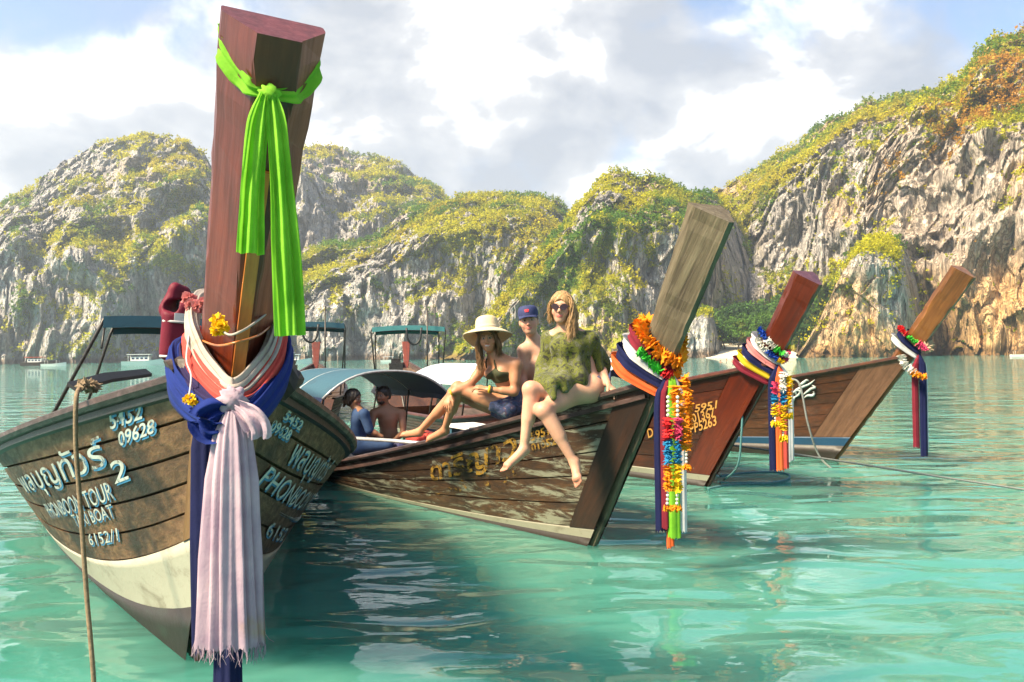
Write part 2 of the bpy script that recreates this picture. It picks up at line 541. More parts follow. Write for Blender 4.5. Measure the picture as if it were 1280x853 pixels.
def mountain(name, label, cols, nS, nT, seed, cliff=0.55, amp=(10, 4.0, 1.2), tufts=6000, tsize=(1.0, 2.4), orange=0.0, vegb=0.0,
             back=1.0, lush=0.0, warmb=0.0, world_cols=False):
    """cols: (ridge px, ridge py, ridge depth, base px, base depth)"""
    rng = np.random.RandomState(seed)
    rid = bas = None
    if not world_cols:
        rid = np.array([list(P(c[0], c[1], c[2])) for c in cols]); bas = np.array([list(P(c[3], 450, c[4])) for c in cols]); bas[:, 2] = -2.0
    if world_cols:
        rid = np.array([c[:3] for c in cols], float); bas = np.array([(c[3], c[4], -2.0) for c in cols], float)
    rid = spline(rid, nS); bas = spline(bas, nS)
    s = np.linspace(0, 1, nS)
    arc = np.concatenate([[0], np.cumsum(np.linalg.norm(np.diff(bas[:, :2], axis=0), axis=1))])
    nB = max(8, nT // 5)
    t = np.concatenate([np.linspace(0, 1, nT), 1 + np.linspace(0.04, 1, nB)])
    T, S = np.meshgrid(t, s); ARC = np.repeat(arc[:, None], len(t), 1)
    tt = np.minimum(T, 1.0)
    cf = cliff + 0.5 * (fbm(np.stack([arc / 28 + seed, arc * 0 + 3.1, arc * 0], -1), 3) - 0.5)
    cf = np.clip(cf, 0.2, 0.92)[:, None]
    led = 0.26 * (fbm(np.stack([ARC / 20 + seed * 3, T * 4.0, T * 0], -1), 3) - 0.5) * np.sin(np.pi * tt)
    hor = 0.24 * tt + 0.76 * np.clip((tt - cf) / (1 - cf + 1e-3), 0, 1) ** 1.1 + led
    V = bas[:, None, :] + (rid - bas)[:, None, :] * np.stack([hor, hor, tt], -1)
    # back slope
    bk = np.clip(T - 1, 0, 1)
    dirn = rid - bas; dirn[:, 2] = 0; ln = np.linalg.norm(dirn, axis=1)[:, None]; dirn /= ln
    H = rid[:, 2] + 2
    V = V + dirn[:, None, :] * (bk * np.maximum(ln, 30) * 1.3 * back)[..., None]
    V[..., 2] -= (bk ** 1.3) * H[:, None] * 1.02
    out = -dirn
    # relief: buttresses, fluting, fine
    p = V.copy()
    fade = np.clip(1 - (tt - 0.75) / 0.25, 0.4, 1)
    n1 = fbm(p / np.array([38., 38., 48.]) + seed, 3) - 0.5
    w1 = p + 14 * (fbm(p / 25.0 + 77 + seed, 2) - 0.5)[..., None]
    r1 = 1 - np.abs(2 * fbm(w1 / np.array([24., 24., 34.]) + seed * 1.9, 2) - 1) * 2.4
    fl = fbm(w1 / np.array([7., 7., 30.]) + seed * 2.7, 4, 0.55); ridg = 1 - np.abs(2 * fl - 1) * 2
    n3 = fbm(p / np.array([3.2, 3.2, 5.]) + seed * 1.3, 3) - 0.5
    cr = np.abs(2 * fbm(w1 / np.array([10., 10., 15.]) + seed * 6.1, 3, 0.6) - 1); cr = 1 - np.clip(cr * 3.2, 0, 1)
    crv = np.abs(2 * fbm(p / np.array([4.2, 4.2, 26.]) + seed * 8.1, 3, 0.6) - 1); crv = 1 - np.clip(crv * 3.0, 0, 1)
    disp = 2.2 * amp[0] * n1 * fade + amp[0] * 1.0 * (r1 - 0.4) * (0.3 + 0.7 * fade) + amp[1] * 0.8 * (ridg - 0.4) * (0.35 + 0.65 * fade) + 3.0 * amp[2] * n3 - amp[1] * 0.6 * cr - amp[1] * 0.45 * crv
    w2 = p + 3.0 * (fbm(p / 6.0 + 11 + seed, 2) - 0.5)[..., None]
    disp = disp + amp[1] * 1.5 * (cells(w2 / np.array([9., 9., 24.]), seed) - 0.5) * (0.4 + 0.6 * fade) + amp[1] * 0.7 * (cells(w2 / np.array([4., 4., 9.]), seed + 3) - 0.5)
    V = V + out[:, None, :] * disp[..., None]
    V[..., 2] += (2.6 * amp[2] * (fbm(p / 7.0 + 9 + seed, 3) - 0.5) + amp[1] * 0.9 * (fbm(p / 16.0 + 4 + seed, 2) - 0.5)) * sst(tt, 0.2, 1.0)
    V[:, 0, 2] = -2.0
    nS_, nT_ = V.shape[:2]
    du = np.gradient(V, axis=0); dv = np.gradient(V, axis=1)
    N = np.cross(du, dv); N /= np.linalg.norm(N, axis=2)[..., None] + 1e-9
    sg = np.sign((N * np.concatenate([out, ], 0)[:, None, :]).sum(2).mean()); N *= sg if sg else 1
    nz = np.abs(N[..., 2])
    patch = fbm(p / 22.0 + seed * 5, 4)
    rel = V[..., 2] / H[:, None]
    facing = N[..., 0] * -1.0
    fine = fbm(p / 5.0 + seed * 3.3, 3) - 0.5
    low = fbm(p / np.array([55., 55., 70.]) + seed * 4.1, 2) - 0.5
    veg = sst(0.62 * nz + 0.95 * (patch - 0.5) + 0.7 * low + 0.75 * fine + 0.16 * (rel - 0.45) + vegb - 0.07 + lush * sst(rel, 0.3, 0.05), 0.28, 0.46)
    warm = sst(fbm(p / 30.0 + seed * 7 + 3, 3), 0.5, 0.72) * (0.25 + warmb) + sst(rel, 0.35, 0.0) * warmb + 0.25 * warmb
    o = mesh_np(name, V, grid_faces(nS_, nT_) if sg > 0 else grid_faces(nS_, nT_)[:, ::-1], ROCK, smooth=False, attrs={'veg': veg, 'warm': np.clip(warm, 0, 1)})
    tag(o, label, 'cliff', kind='structure')
    # vegetation
    area = np.linalg.norm(np.cross(du, dv), axis=2)
    w = (area * (veg ** 1.5 + 0.012) * (V[..., 2] > 3.0)); w[:, nT + 4:] = 0; w = (w / w.sum()).ravel()
    tufts = int(tufts * 1.5); tsize = (tsize[0] * 0.55, tsize[1] * 0.66)
    idx = rng.choice(w.size, tufts, p=w)
    jit = rng.randn(tufts, 3) * 0.7
    P0 = V.reshape(-1, 3)[idx] + jit; N0 = N.reshape(-1, 3)[idx]
    N0 = N0 * np.where(N0[:, 2:3] < -0.3, -1, 1)
    k = fbm(P0 / 14.0 + 31 + seed, 3); k2 = fbm(P0 / 26.0 + 57 + seed, 3)
    gcol = np.array([0.09, 0.19, 0.015]); ycol = np.array([0.46, 0.43, 0.012]); ocol = np.array([0.48, 0.25, 0.03])
    a = sst(k + 0.12 * (rng.rand(tufts) - 0.5), 0.33, 0.56)[:, None]
    c = gcol * (1 - a) + ycol * a
    oo = (sst(k2 + 0.15 * (rng.rand(tufts) - 0.5), 0.52, 0.66) * orange)[:, None]
    c = c * (1 - oo) + ocol * oo
    sz = tsize[0] + (tsize[1] - tsize[0]) * rng.rand(tufts) ** 2.2
    f = foliage_np('hillside_scrub', P0, N0, sz, c, rng)
    tag(f, 'scrub and bushes over the ' + label.split(' of ')[0], 'scrub', kind='stuff')
    return o


mountain('cliff', 'far hazy domed limestone mountain with a shaded wall', [
    (-260, 330, 430, -260, 360), (-60, 288, 440, -60, 350), (0, 256, 440, 0, 345), (42, 236, 440, 40, 340), (62, 214, 440, 62, 335), (100, 190, 440, 100, 335), (138, 176, 440, 138, 340),
    (200, 169, 440, 200, 350), (238, 180, 440, 235, 355), (262, 205, 440, 262, 360), (300, 265, 440, 300, 365), (340, 350, 440, 340, 370), (365, 430, 440, 365, 380)],
    300, 150, 3, cliff=0.45, amp=(13, 4.5, 1.2), tufts=15000, tsize=(1.1, 2.8), orange=0.2, vegb=-0.04)
mountain('cliff', 'farthest blue grey limestone massif beyond the gap', [
    (250, 260, 560, 250, 460), (300, 215, 560, 300, 455), (345, 196, 560, 345, 450), (385, 184, 560, 385, 450), (420, 182, 560, 420, 450), (442, 194, 560, 442, 450), (475, 198, 560, 475, 455),
    (505, 208, 560, 505, 460), (532, 222, 560, 532, 460), (552, 240, 560, 552, 465), (570, 262, 560, 570, 470), (620, 300, 560, 620, 480), (700, 350, 560, 700, 490)],
    240, 110, 11, cliff=0.62, amp=(14, 5, 1.4), tufts=9000, tsize=(1.4, 3.2), orange=0.1, vegb=-0.07)
mountain('cliff', 'middle limestone ridge with green and ochre slopes', [
    (300, 360, 360, 300, 325), (345, 330, 365, 345, 320), (378, 308, 365, 378, 315), (410, 297, 370, 410, 312), (448, 302, 375, 448, 312), (478, 292, 380, 478, 312), (500, 272, 385, 500, 312), (522, 262, 385, 522, 312),
    (550, 256, 390, 545, 312), (582, 246, 390, 575, 312), (612, 243, 390, 605, 312), (652, 243, 390, 640, 312), (690, 251, 390, 680, 312), (708, 264, 390, 705, 315), (740, 300, 390, 740, 320), (800, 380, 390, 800, 330)],
    280, 130, 23, cliff=0.5, amp=(11, 4.5, 1.1), tufts=14000, tsize=(0.9, 2.3), orange=0.35, vegb=0.02)
mountain('cliff', 'pointed limestone peak with a sunlit left slope', [
    (570, 446, 250, 575, 245), (600, 412, 260, 602, 245), (622, 378, 268, 622, 243), (660, 332, 276, 655, 242), (698, 292, 284, 690, 241), (732, 250, 290, 722, 240), (754, 223, 292, 748, 240), (773, 217, 292, 775, 240),
    (792, 225, 292, 800, 242), (836, 222, 294, 835, 246), (866, 237, 296, 862, 250), (892, 243, 298, 885, 255), (916, 268, 300, 900, 262), (945, 330, 305, 925, 270), (960, 400, 305, 945, 280)],
    270, 150, 37, cliff=0.62, amp=(8, 4.2, 1.0), tufts=11000, tsize=(0.7, 1.9), orange=0.15, vegb=0.01, warmb=0.2)
mountain('cliff', 'long limestone wall rising behind the green trees', [
    (800, 300, 380, 800, 300), (850, 262, 375, 850, 295), (888, 244, 370, 888, 290), (935, 217, 362, 930, 282), (975, 193, 355, 965, 272), (1010, 174, 345, 995, 262), (1052, 148, 335, 1030, 250), (1090, 128, 325, 1070, 240),
    (1132, 117, 315, 1110, 230), (1165, 117, 305, 1150, 222), (1200, 130, 300, 1190, 216), (1260, 160, 295, 1240, 212)],
    240, 150, 41, cliff=0.62, amp=(9, 4.6, 1.1), tufts=15000, tsize=(0.8, 2.2), orange=0.25, vegb=0.03, lush=0.6, warmb=0.3)
mountain('cliff', 'high near limestone cliff with orange scrub ledges', [
    (1085, 215, 235, 1085, 205), (1112, 165, 236, 1110, 202), (1146, 126, 236, 1140, 198), (1172, 110, 236, 1165, 194), (1195, 99, 234, 1190, 190), (1222, 70, 232, 1215, 186), (1244, 51, 230, 1240, 183), (1275, 37, 228, 1270, 180),
    (1320, 10, 225, 1310, 176), (1400, -50, 220, 1390, 170), (1560, -120, 210, 1540, 160), (1760, -120, 200, 1740, 150)],
    250, 190, 53, cliff=0.55, amp=(8, 4.2, 1.0), tufts=16000, tsize=(0.55, 1.7), orange=1.0, vegb=0.05, warmb=1.2)
mountain('cliff', 'pale limestone buttress at the water with a shaded right face', [
    (998, 445, 184, 1000, 178), (1012, 424, 186, 1012, 176), (1038, 372, 188, 1034, 174), (1060, 330, 190, 1056, 172), (1084, 306, 192, 1078, 171), (1110, 298, 194, 1100, 171), (1134, 318, 196, 1122, 173), (1150, 380, 198, 1140, 178), (1160, 450, 198, 1150, 184)],
    120, 110, 61, cliff=0.8, amp=(3.4, 2.4, 0.7), tufts=1500, tsize=(0.5, 1.3), orange=0.3, vegb=-0.10, warmb=0.45)
mountain('cliff', 'small limestone stack standing beside the beach', [
    (850, 446, 214, 852, 212), (862, 410, 216, 862, 210), (874, 390, 218, 872, 209), (886, 386, 218, 884, 209), (894, 405, 218, 892, 211), (902, 446, 218, 900, 214)],
    70, 70, 67, cliff=0.85, amp=(1.6, 1.4, 0.6), tufts=350, tsize=(0.5, 1.2), vegb=-0.1)

# ------------------------------------------------------------------ longtail boats
wood('weathered_plank', (0.034, 0.017, 0.006), (0.095, 0.046, 0.020), (0.182, 0.095, 0.041), grain=(0.800, 10.080, 7.920), scale=2.4, stain=0.95, seed=1.0, bump=0.006)
wood('faded_plank', (0.015, 0.007, 0.003), (0.044, 0.020, 0.008), (0.084, 0.040, 0.017), grain=(1.2, 9, 9), scale=2.4, stain=0.7, seed=4.0,
     patch=(0.19, 0.185, 0.135), patch_lo=0.50, patch_hi=0.60)
wood('red_plank', (0.025, 0.005, 0.002), (0.057, 0.011, 0.004), (0.097, 0.023, 0.009), grain=(1.0, 9, 9), scale=2.2, rough=0.42, stain=0.4, seed=7.0, bump=0.003, coat=0.25)
wood('brown_plank', (0.025, 0.006, 0.002), (0.066, 0.018, 0.005), (0.114, 0.033, 0.008), grain=(1.0, 9, 9), scale=2.2, rough=0.45, stain=0.45, seed=9.0, bump=0.003, coat=0.2)
wood('dark_wood', (0.015, 0.009, 0.008), (0.039, 0.024, 0.018), (0.083, 0.052, 0.040), grain=(1, 8, 8), scale=2.5, stain=0.4, seed=2.0)
wood('rail_wood', (0.018, 0.010, 0.008), (0.048, 0.027, 0.023), (0.108, 0.065, 0.058), grain=(1, 8, 8), scale=2.5, stain=0.5, seed=3.0, rough=0.5)
wood('deck_wood', (0.070, 0.041, 0.023), (0.141, 0.084, 0.051), (0.229, 0.145, 0.095), grain=(1, 10, 10), scale=2.5, stain=0.4, seed=6.0)
RK = R(36)
wood('post_mahogany', (0.054, 0.006, 0.002), (0.102, 0.013, 0.003), (0.156, 0.025, 0.007), grain=(11, 11, 0.8), scale=2.0, rough=0.45, stain=0.3, seed=12.0, rot=(0, RK, 0), bump=0.002, coat=0.2)
wood('post_grey', (0.032, 0.023, 0.014), (0.084, 0.066, 0.039), (0.141, 0.117, 0.074), grain=(12, 12, 0.7), scale=2.0, rough=0.7, stain=0.95, seed=15.0, rot=(0, RK, 0), bump=0.006)
wood('post_red', (0.046, 0.006, 0.002), (0.106, 0.014, 0.004), (0.161, 0.029, 0.010), grain=(10, 10, 0.7), scale=1.8, rough=0.35, stain=0.25, seed=18.0, rot=(0, RK, 0), bump=0.0015, coat=0.4)
wood('post_gold', (0.086, 0.028, 0.005), (0.173, 0.059, 0.011), (0.259, 0.103, 0.021), grain=(10, 10, 0.7), scale=1.8, rough=0.45, stain=0.3, seed=21.0, rot=(0, RK, 0), bump=0.002, coat=0.2)
wood('batten_orange', (0.296, 0.076, 0.010), (0.502, 0.146, 0.019), (0.651, 0.237, 0.035), grain=(10, 10, 0.8), scale=2.0, rough=0.4, stain=0.35, seed=25.0, rot=(0, RK, 0), bump=0.0015, coat=0.3)
wood('stem_pale', (0.055, 0.024, 0.013), (0.104, 0.048, 0.025), (0.147, 0.071, 0.040), grain=(8, 8, 0.9), scale=2.0, rough=0.6, stain=0.4, seed=28.0, rot=(0, RK, 0))
wood('stem_dark', (0.007, 0.003, 0.002), (0.019, 0.007, 0.003), (0.037, 0.013, 0.006), grain=(8, 8, 0.9), scale=2.0, rough=0.55, stain=0.5, seed=31.0, rot=(0, RK, 0))
wood('stem_ochre', (0.116, 0.054, 0.019), (0.186, 0.095, 0.035), (0.267, 0.146, 0.058), grain=(8, 8, 0.9), scale=2.0, rough=0.6, stain=0.4, seed=33.0, rot=(0, RK, 0))


def paint(name, col, dirt, amount=0.5, rough=0.5, lo=0.5, hi=0.7):
    m, t, b = new_mat(name)
    tc = t.n('ShaderNodeTexCoord')
    n1 = t.noise(t.mapping(tc.outputs['Object'], (0.8, 2, 2.5)), 2.5, 8, 0.68, 0.6)
    n2 = t.noise(tc.outputs['Object'], 14, 6, 0.65)
    c = t.mix(t.math('MULTIPLY', t.step(n1, lo, hi), amount), col, dirt)
    c = t.mix(t.math('MULTIPLY', t.step(n2, 0.6, 0.72), 0.6), c, dirt)
    t.set(b, 'Base Color', c); t.set(b, 'Roughness', rough)
    t.set(b, 'Normal', t.bump(n2, 0.003))
    return m


paint('bottom_white', (0.31, 0.295, 0.235), (0.13, 0.105, 0.07), 0.75, lo=0.48, hi=0.72)
paint('bottom_dark', (0.014, 0.009, 0.006), (0.02, 0.03, 0.018), 0.7)
paint('band_pale', (0.22, 0.21, 0.16), (0.10, 0.08, 0.05), 0.7)
paint('band_blue', (0.008, 0.045, 0.10), (0.02, 0.03, 0.05), 0.6)
paint('canopy_blue', (0.016, 0.070, 0.105), (0.010, 0.035, 0.055), 0.5, rough=0.6)
paint('canopy_teal', (0.05, 0.20, 0.21), (0.03, 0.10, 0.11), 0.4, rough=0.6)
paint('canopy_navy', (0.012, 0.025, 0.085), (0.006, 0.012, 0.04), 0.5, rough=0.7)
paint('canopy_white', (0.62, 0.66, 0.72), (0.36, 0.40, 0.46), 0.5, rough=0.55)
paint('tarp_black', (0.012, 0.012, 0.013), (0.03, 0.03, 0.03), 0.4, rough=0.5)
def worn(name, col, lo, hi):
    m, t, b = new_mat(name)
    tc = t.n('ShaderNodeTexCoord')
    n1 = t.noise(tc.outputs['Object'], 16, 8, 0.7, 0.4); n2 = t.noise(t.mapping(tc.outputs['Object'], (1, 3, 3)), 4, 4, 0.6)
    t.set(b, 'Base Color', t.ramp(n2, [(0.3, tuple(k * 0.7 for k in col)), (0.7, col)])); t.set(b, 'Roughness', 0.75)
    t.set(b, 'Alpha', t.step(t.math('ADD', t.math('MULTIPLY', n1, 0.6), t.math('MULTIPLY', n2, 0.4)), lo, hi))
    return m


simple('steel_dark', (0.05, 0.045, 0.042), 0.45, 0.4, 20, metal=0.6)
simple('steel_pale', (0.42, 0.42, 0.42), 0.4, 0.2, 20, metal=0.4)
simple('white_paint', (0.66, 0.64, 0.60), 0.6, 0.12, 9)
worn('letter_white', (0.46, 0.50, 0.47), 0.36, 0.50)
simple('letter_blue', (0.03, 0.17, 0.33), 0.7, 0.25, 14)
worn('letter_gold', (0.33, 0.18, 0.015), 0.42, 0.56)
worn('letter_gold_faint', (0.26, 0.14, 0.015), 0.50, 0.62)
simple('letter_orange', (0.45, 0.22, 0.05), 0.6, 0.25, 16)
simple('rope_tan', (0.20, 0.14, 0.085), 0.9, 0.35, 60, bump=0.004)
simple('rope_grey', (0.16, 0.17, 0.16), 0.9, 0.3, 60, bump=0.003)
simple('rope_teal', (0.06, 0.16, 0.17), 0.9, 0.3, 60, bump=0.003)


class Boat:
    def __init__(self, foot, phi, heel=0.0, rake=36.0, sbow=1.5, smid=0.6, Ls=6.5, sp=1.35, Bg=1.2, bl=0.55, Lb=5.0, Lg=4.2, pb=1.3, pg=1.75, L=9.4):
        self.__dict__.update(rake=rake, sbow=sbow, smid=smid, Ls=Ls, sp=sp, Bg=Bg, bl=bl, Lb=Lb, Lg=Lg, pb=pb, pg=pg, L=L)
        self.rk = math.tan(R(rake))
        self.M = Matrix.Translation(foot) @ Matrix.Rotation(R(90 + phi), 4, 'Z') @ Matrix.Rotation(R(heel), 4, 'X')
        self.Mi = self.M.inverted()

    def sheer(self, q):
        t = np.clip(1 - np.asarray(q, float) / self.Ls, 0, 1)
        return self.smid + (self.sbow - self.smid) * t ** self.sp

    def width(self, q, z):
        q = np.asarray(q, float); zk = -0.4
        t = np.clip((z - zk) / (self.sheer(q) - zk), 0, 1.03)
        Bf = self.Bg * (self.bl + (1 - self.bl) * t ** 0.8)
        L = self.Lb + (self.Lg - self.Lb) * t; p = self.pb + (self.pg - self.pb) * t
        w = 0.05 + (Bf - 0.05) * (1 - (1 - np.clip(q / L, 0, 1)) ** p)
        return w * (1 - 0.30 * np.clip((q - 6.0) / 3.4, 0, 1) ** 2)

    def loc(self, q, z, side, off=0.0):
        q = np.asarray(q, float); z = np.asarray(z, float) + 0 * q; q = q + 0 * z
        return np.stack([-self.rk * z + q, side * (self.width(q, z) + off), z], -1)

    def w(self, p):
        return self.M @ Vector(p)

    def inv(self, px, py, side, zl):
        """(q, tau) of the hull point seen at a photo pixel"""
        q = np.linspace(0, 6, 181)[:, None]; ta = np.linspace(-0.1, 1.0, 111)[None, :]
        z = zl(q) + (self.sheer(q) - zl(q)) * ta
        p = self.loc(q + 0 * ta, z, side)
        Mw = np.array(self.M); pw = p @ Mw[:3, :3].T + Mw[:3, 3]
        pc = (pw - np.array([0, 0, CAM_Z])) @ np.array(CAM_ROT)
        X = CX - FPX * pc[..., 0] / pc[..., 2]; Y = CY + FPX * pc[..., 1] / pc[..., 2]
        e = (X - px) ** 2 + (Y - py) ** 2
        i, j = np.unravel_index(e.argmin(), e.shape)
        return q[i, 0], ta[0, j]


def on_water(px, py):
    r = CAM_ROT @ Vector(((px - CX) / FPX, -(py - CY) / FPX, -1.0)); k = -CAM_Z / r.z
    return Vector((r.x * k, r.y * k, 0))


def build_hull(B, root, sp):
    """sp: dict with zl, bands, strakes, plank, rail..."""
    L = B.L
    q = np.concatenate([np.linspace(0, 1.2, 9), np.linspace(1.45, 5, 13), np.linspace(5.6, L, 7)])
    zl = sp['zl']
    # inner shell
    taus = np.linspace(0, 1, 9)
    rows = []
    for s in (1, -1):
        for ta in (taus if s > 0 else taus[::-1]):
            z = -0.4 + (B.sheer(q) - 0.012 + 0.4) * ta
            p = B.loc(q, z, s, -0.045); p[:, 1] = s * np.maximum(p[:, 1] * s, 0.004)
            rows.append(p)
    V = np.stack(rows, 0)
    # order: side +: bottom->top, side -: top->bottom  => reorder to go top+ -> bottom -> top-
    V = np.concatenate([V[:9][::-1], V[9:][::-1]], 0)
    hull = mesh_np('hull', V, grid_faces(V.shape[0], V.shape[1]), MATS[sp['inner']], root)
    # transom
    tr = MB(); zs = np.linspace(-0.4, float(B.sheer(L)), 6)
    pl = [tuple(B.loc(L, z, 1)) for z in zs] + [tuple(B.loc(L, z, -1)) for z in zs[::-1]]
    tr.add(pl + [(p[0] - 0.05, p[1], p[2]) for p in pl], [tuple(range(12)), tuple(range(23, 11, -1))] + [(i, (i + 1) % 12, 12 + (i + 1) % 12, 12 + i) for i in range(12)])
    tr.build('transom', MATS[sp['plank']], root, smooth=False)
    # planks (strakes), each its own piece
    n = sp['strakes']; rng = np.random.RandomState(sp['seed'])
    edges = np.linspace(0, 1, n + 1)
    edges[1:-1] += (rng.rand(n - 1) - 0.5) * 0.03
    for s in (1, -1):
        for k in range(n):
            cut = 2.2 + 3.0 * rng.rand()
            for (qa, qb) in ((sp['qb'] + 0.012, cut), (cut + 0.012, L - 0.02)):
                qq = np.linspace(qa, qb, 16)
                base = zl(qq); h = B.sheer(qq) - base
                g = sp.get('gap', 0.006)
                off = 0.004 * rng.rand()
                r0 = base + h * edges[k] + g; r1 = base + h * edges[k + 1] - g; rm = (r0 + r1) / 2
                V = np.stack([B.loc(qq, r0, s, -0.04), B.loc(qq, r0, s, off), B.loc(qq, rm, s, off + 0.002), B.loc(qq, r1, s, off), B.loc(qq, r1, s, -0.04)], 0)
                # close the plank ends
                V2 = np.concatenate([V, ], 1)
                f = grid_faces(5, 16)
                o = mesh_np('plank', V2, f if s < 0 else f[:, ::-1], MATS[sp['plank']], hull, smooth=False)
    # bottom bands
    for bi, (zt, zb, mat, nm) in enumerate(sp['bands']):
        for s in (1, -1):
            qq = np.concatenate([np.linspace(0.0, 2.4, 22), np.linspace(2.6, L, 16)])
            ta = np.linspace(0, 1, 6)[:, None]
            top = zt(qq); bot = zb(qq)
            z = bot + (top - bot) * ta
            V = B.loc(np.broadcast_to(qq, z.shape), z, s, 0.006)
            V = np.concatenate([V, B.loc(qq, top, s, -0.03)[None]], 0)
            f = grid_faces(7, len(qq))
            mesh_np(nm, V, f if s < 0 else f[:, ::-1], MATS[mat], root)
    # stem boards on each side of the stem
    for s in (1, -1):
        ta = np.linspace(0, 1, 10)[:, None]; qq = np.linspace(0, sp['qb'], 5)
        zz0 = zl(qq) if sp.get('board_from_zl', True) else -0.3 + 0 * qq
        z = zz0 + (B.sheer(qq) - 0.005 - zz0) * ta
        V = B.loc(np.broadcast_to(qq, z.shape), z, s, 0.012)
        e = V[:, -1:].copy(); e[..., 1] -= s * 0.04
        V = np.concatenate([V, e], 1)
        f = grid_faces(10, 6)
        mesh_np('stem_board', V, f if s < 0 else f[:, ::-1], MATS[sp['board']], root, smooth=False)
    # gunwale rails
    rw, rh = sp['rail']
    for s in (1, -1):
        qq = np.concatenate([np.linspace(0.02, 3, 26), np.linspace(3.3, L, 14)])
        S = B.sheer(qq); c = B.loc(qq, S, s, 0.0)
        sec = [(-0.6, -0.5), (0.35, -0.5), (0.5, -0.2), (0.5, 0.25), (0.3, 0.5), (-0.45, 0.5), (-0.6, 0.3)]
        V = np.stack([c + np.array([0, s * rw * u, rh * (v + 0.3)]) for u, v in sec], 1)
        f = grid_faces(len(qq), len(sec), wrap_v=True)
        mesh_np('gunwale_rail', V, f if s > 0 else f[:, ::-1], MATS[sp['railmat']], root, smooth=False)
        if sp.get('rub'):
            S2 = S - sp['rub']; c = B.loc(qq, S2, s, 0.004)
            sec = [(-0.02, -0.022), (0.026, -0.018), (0.03, 0.016), (-0.02, 0.022)]
            V = np.stack([c + np.array([0, s * u, v]) for u, v in sec], 1)
            f = grid_faces(len(qq), 4, wrap_v=True)
            mesh_np('rubbing_strake', V, f if s > 0 else f[:, ::-1], MATS[sp.get('rubmat', sp['railmat'])], root, smooth=False)
    # foredeck boards and floor boards
    nb = 7
    for k in range(nb):
        for (qa, qb, dz) in ((0.35, 2.6, -0.13),):
            qq = np.linspace(qa, qb, 8)
            S = B.sheer(qq) + dz
            w = B.width(qq, S) - 0.06
            y0 = -w + 2 * w * k / nb + 0.006; y1 = -w + 2 * w * (k + 1) / nb - 0.006
            a = -B.rk * S + qq
            V = np.stack([np.stack([a, y0, S - 0.03], -1), np.stack([a, y0, S], -1), np.stack([a, y1, S], -1), np.stack([a, y1, S - 0.03], -1)], 0)
            mesh_np('deck_plank', V, grid_faces(4, 8)[:, ::-1], MATS['deck_wood'], root, smooth=False)
    qq = np.linspace(2.2, L - 0.1, 10); z = 0.10 + 0 * qq
    w = B.width(qq, z) - 0.05; a = qq - B.rk * z
    for k in range(5):
        V = np.stack([np.stack([a, -w + 2 * w * k / 5 + 0.005, z], -1), np.stack([a, -w + 2 * w * (k + 1) / 5 - 0.005, z], -1)], 0)
        mesh_np('floor_board', V, grid_faces(2, 10)[:, ::-1], MATS['deck_wood'], root, smooth=False)
    for qc in sp.get('thwarts', (4.2, 5.6, 7.0)):
        zc = float(B.sheer(qc)) - 0.10
        w = float(B.width(qc, zc)) - 0.05
        m = MB(); m.box((qc - B.rk * zc, 0, zc), (0.26, 2 * w, 0.035)); m.build('thwart', MATS['deck_wood'], root, smooth=False)
    return hull


def build_post(B, root, z0, z1, mat, nose=(0.03, 0.05), half=(0.11, 0.16), depth=(0.22, 0.28), lean=0.0, batten=None):
    """raked stem timber; rings are square to its axis, the front is a blunt V"""
    r = math.atan(B.rk); T = Vector((-math.sin(r), 0, math.cos(r))); Nf = Vector((-math.cos(r), 0, -math.sin(r)))
    n = 44; V = []; rg_ = np.random.RandomState(int(z1 * 100))
    zs = np.linspace(z0, z1, n)
    for i, z in enumerate(zs):
        k = np.clip((z - 1.3) / (z1 - 1.3), 0, 1)
        nw = (nose[0] + (nose[1] - nose[0]) * k) * (1.0 if z > 1.2 else 0.7); bw = half[0] + (half[1] - half[0]) * k ** 1.2; dp = depth[0] + (depth[1] - depth[0]) * k
        if z < 1.3:
            bw = 0.034 + (bw - 0.034) * np.clip((z - 0.9) / 0.4, 0, 1); dp = 0.10 + (dp - 0.10) * np.clip((z - 0.7) / 0.6, 0, 1)
        front = Vector((-B.rk * z, 0, z)) + Nf * 0.025
        ch = 0.012
        sec = [(0, nw - ch * .5), (-0.01, nw), (-dp * 0.72, bw - 0.004), (-dp * 0.80, bw), (-dp + ch, bw), (-dp, bw - ch)]
        ring = sec + [(u, -y) for u, y in sec[::-1]]
        for u, y in ring:
            j_ = 0.0022 * rg_.randn(2) - (0.010 * rg_.rand() * np.array([np.sign(u + dp * 0.5), np.sign(y)]) if rg_.rand() < 0.06 else 0)
            V.append(front + Nf * (u + j_[0]) + Vector((0, y + j_[1] + lean * max(0, z - 1.4), 0)))
    m = MB(); k = 12
    fs = [tuple(int(x) for x in f) for f in grid_faces(n, k, wrap_v=True)]
    fs += [tuple(range(k)), tuple((n - 1) * k + j for j in range(k))[::-1]]
    m.add(V, fs)
    o = m.build('stem_post', MATS[mat], root, smooth=False)
    if batten:
        za, zb, wd = batten
        V = []
        for z in np.linspace(za, zb, 9):
            front = Vector((-B.rk * z, lean * max(0, z - 1.4), z)) + Nf * 0.027
            for u, y in ((-0.03, -wd), (0.02, -wd * 0.9), (0.02, wd * 0.9), (-0.03, wd)):
                V.append(front + Nf * u + Vector((0, y, 0)))
        m = MB(); m.add(V, [tuple(int(x) for x in f) for f in grid_faces(9, 4, wrap_v=True)] + [(0, 1, 2, 3), (32, 35, 34, 33)])
        m.build('batten', MATS['batten_orange'], o, smooth=False)
    return o


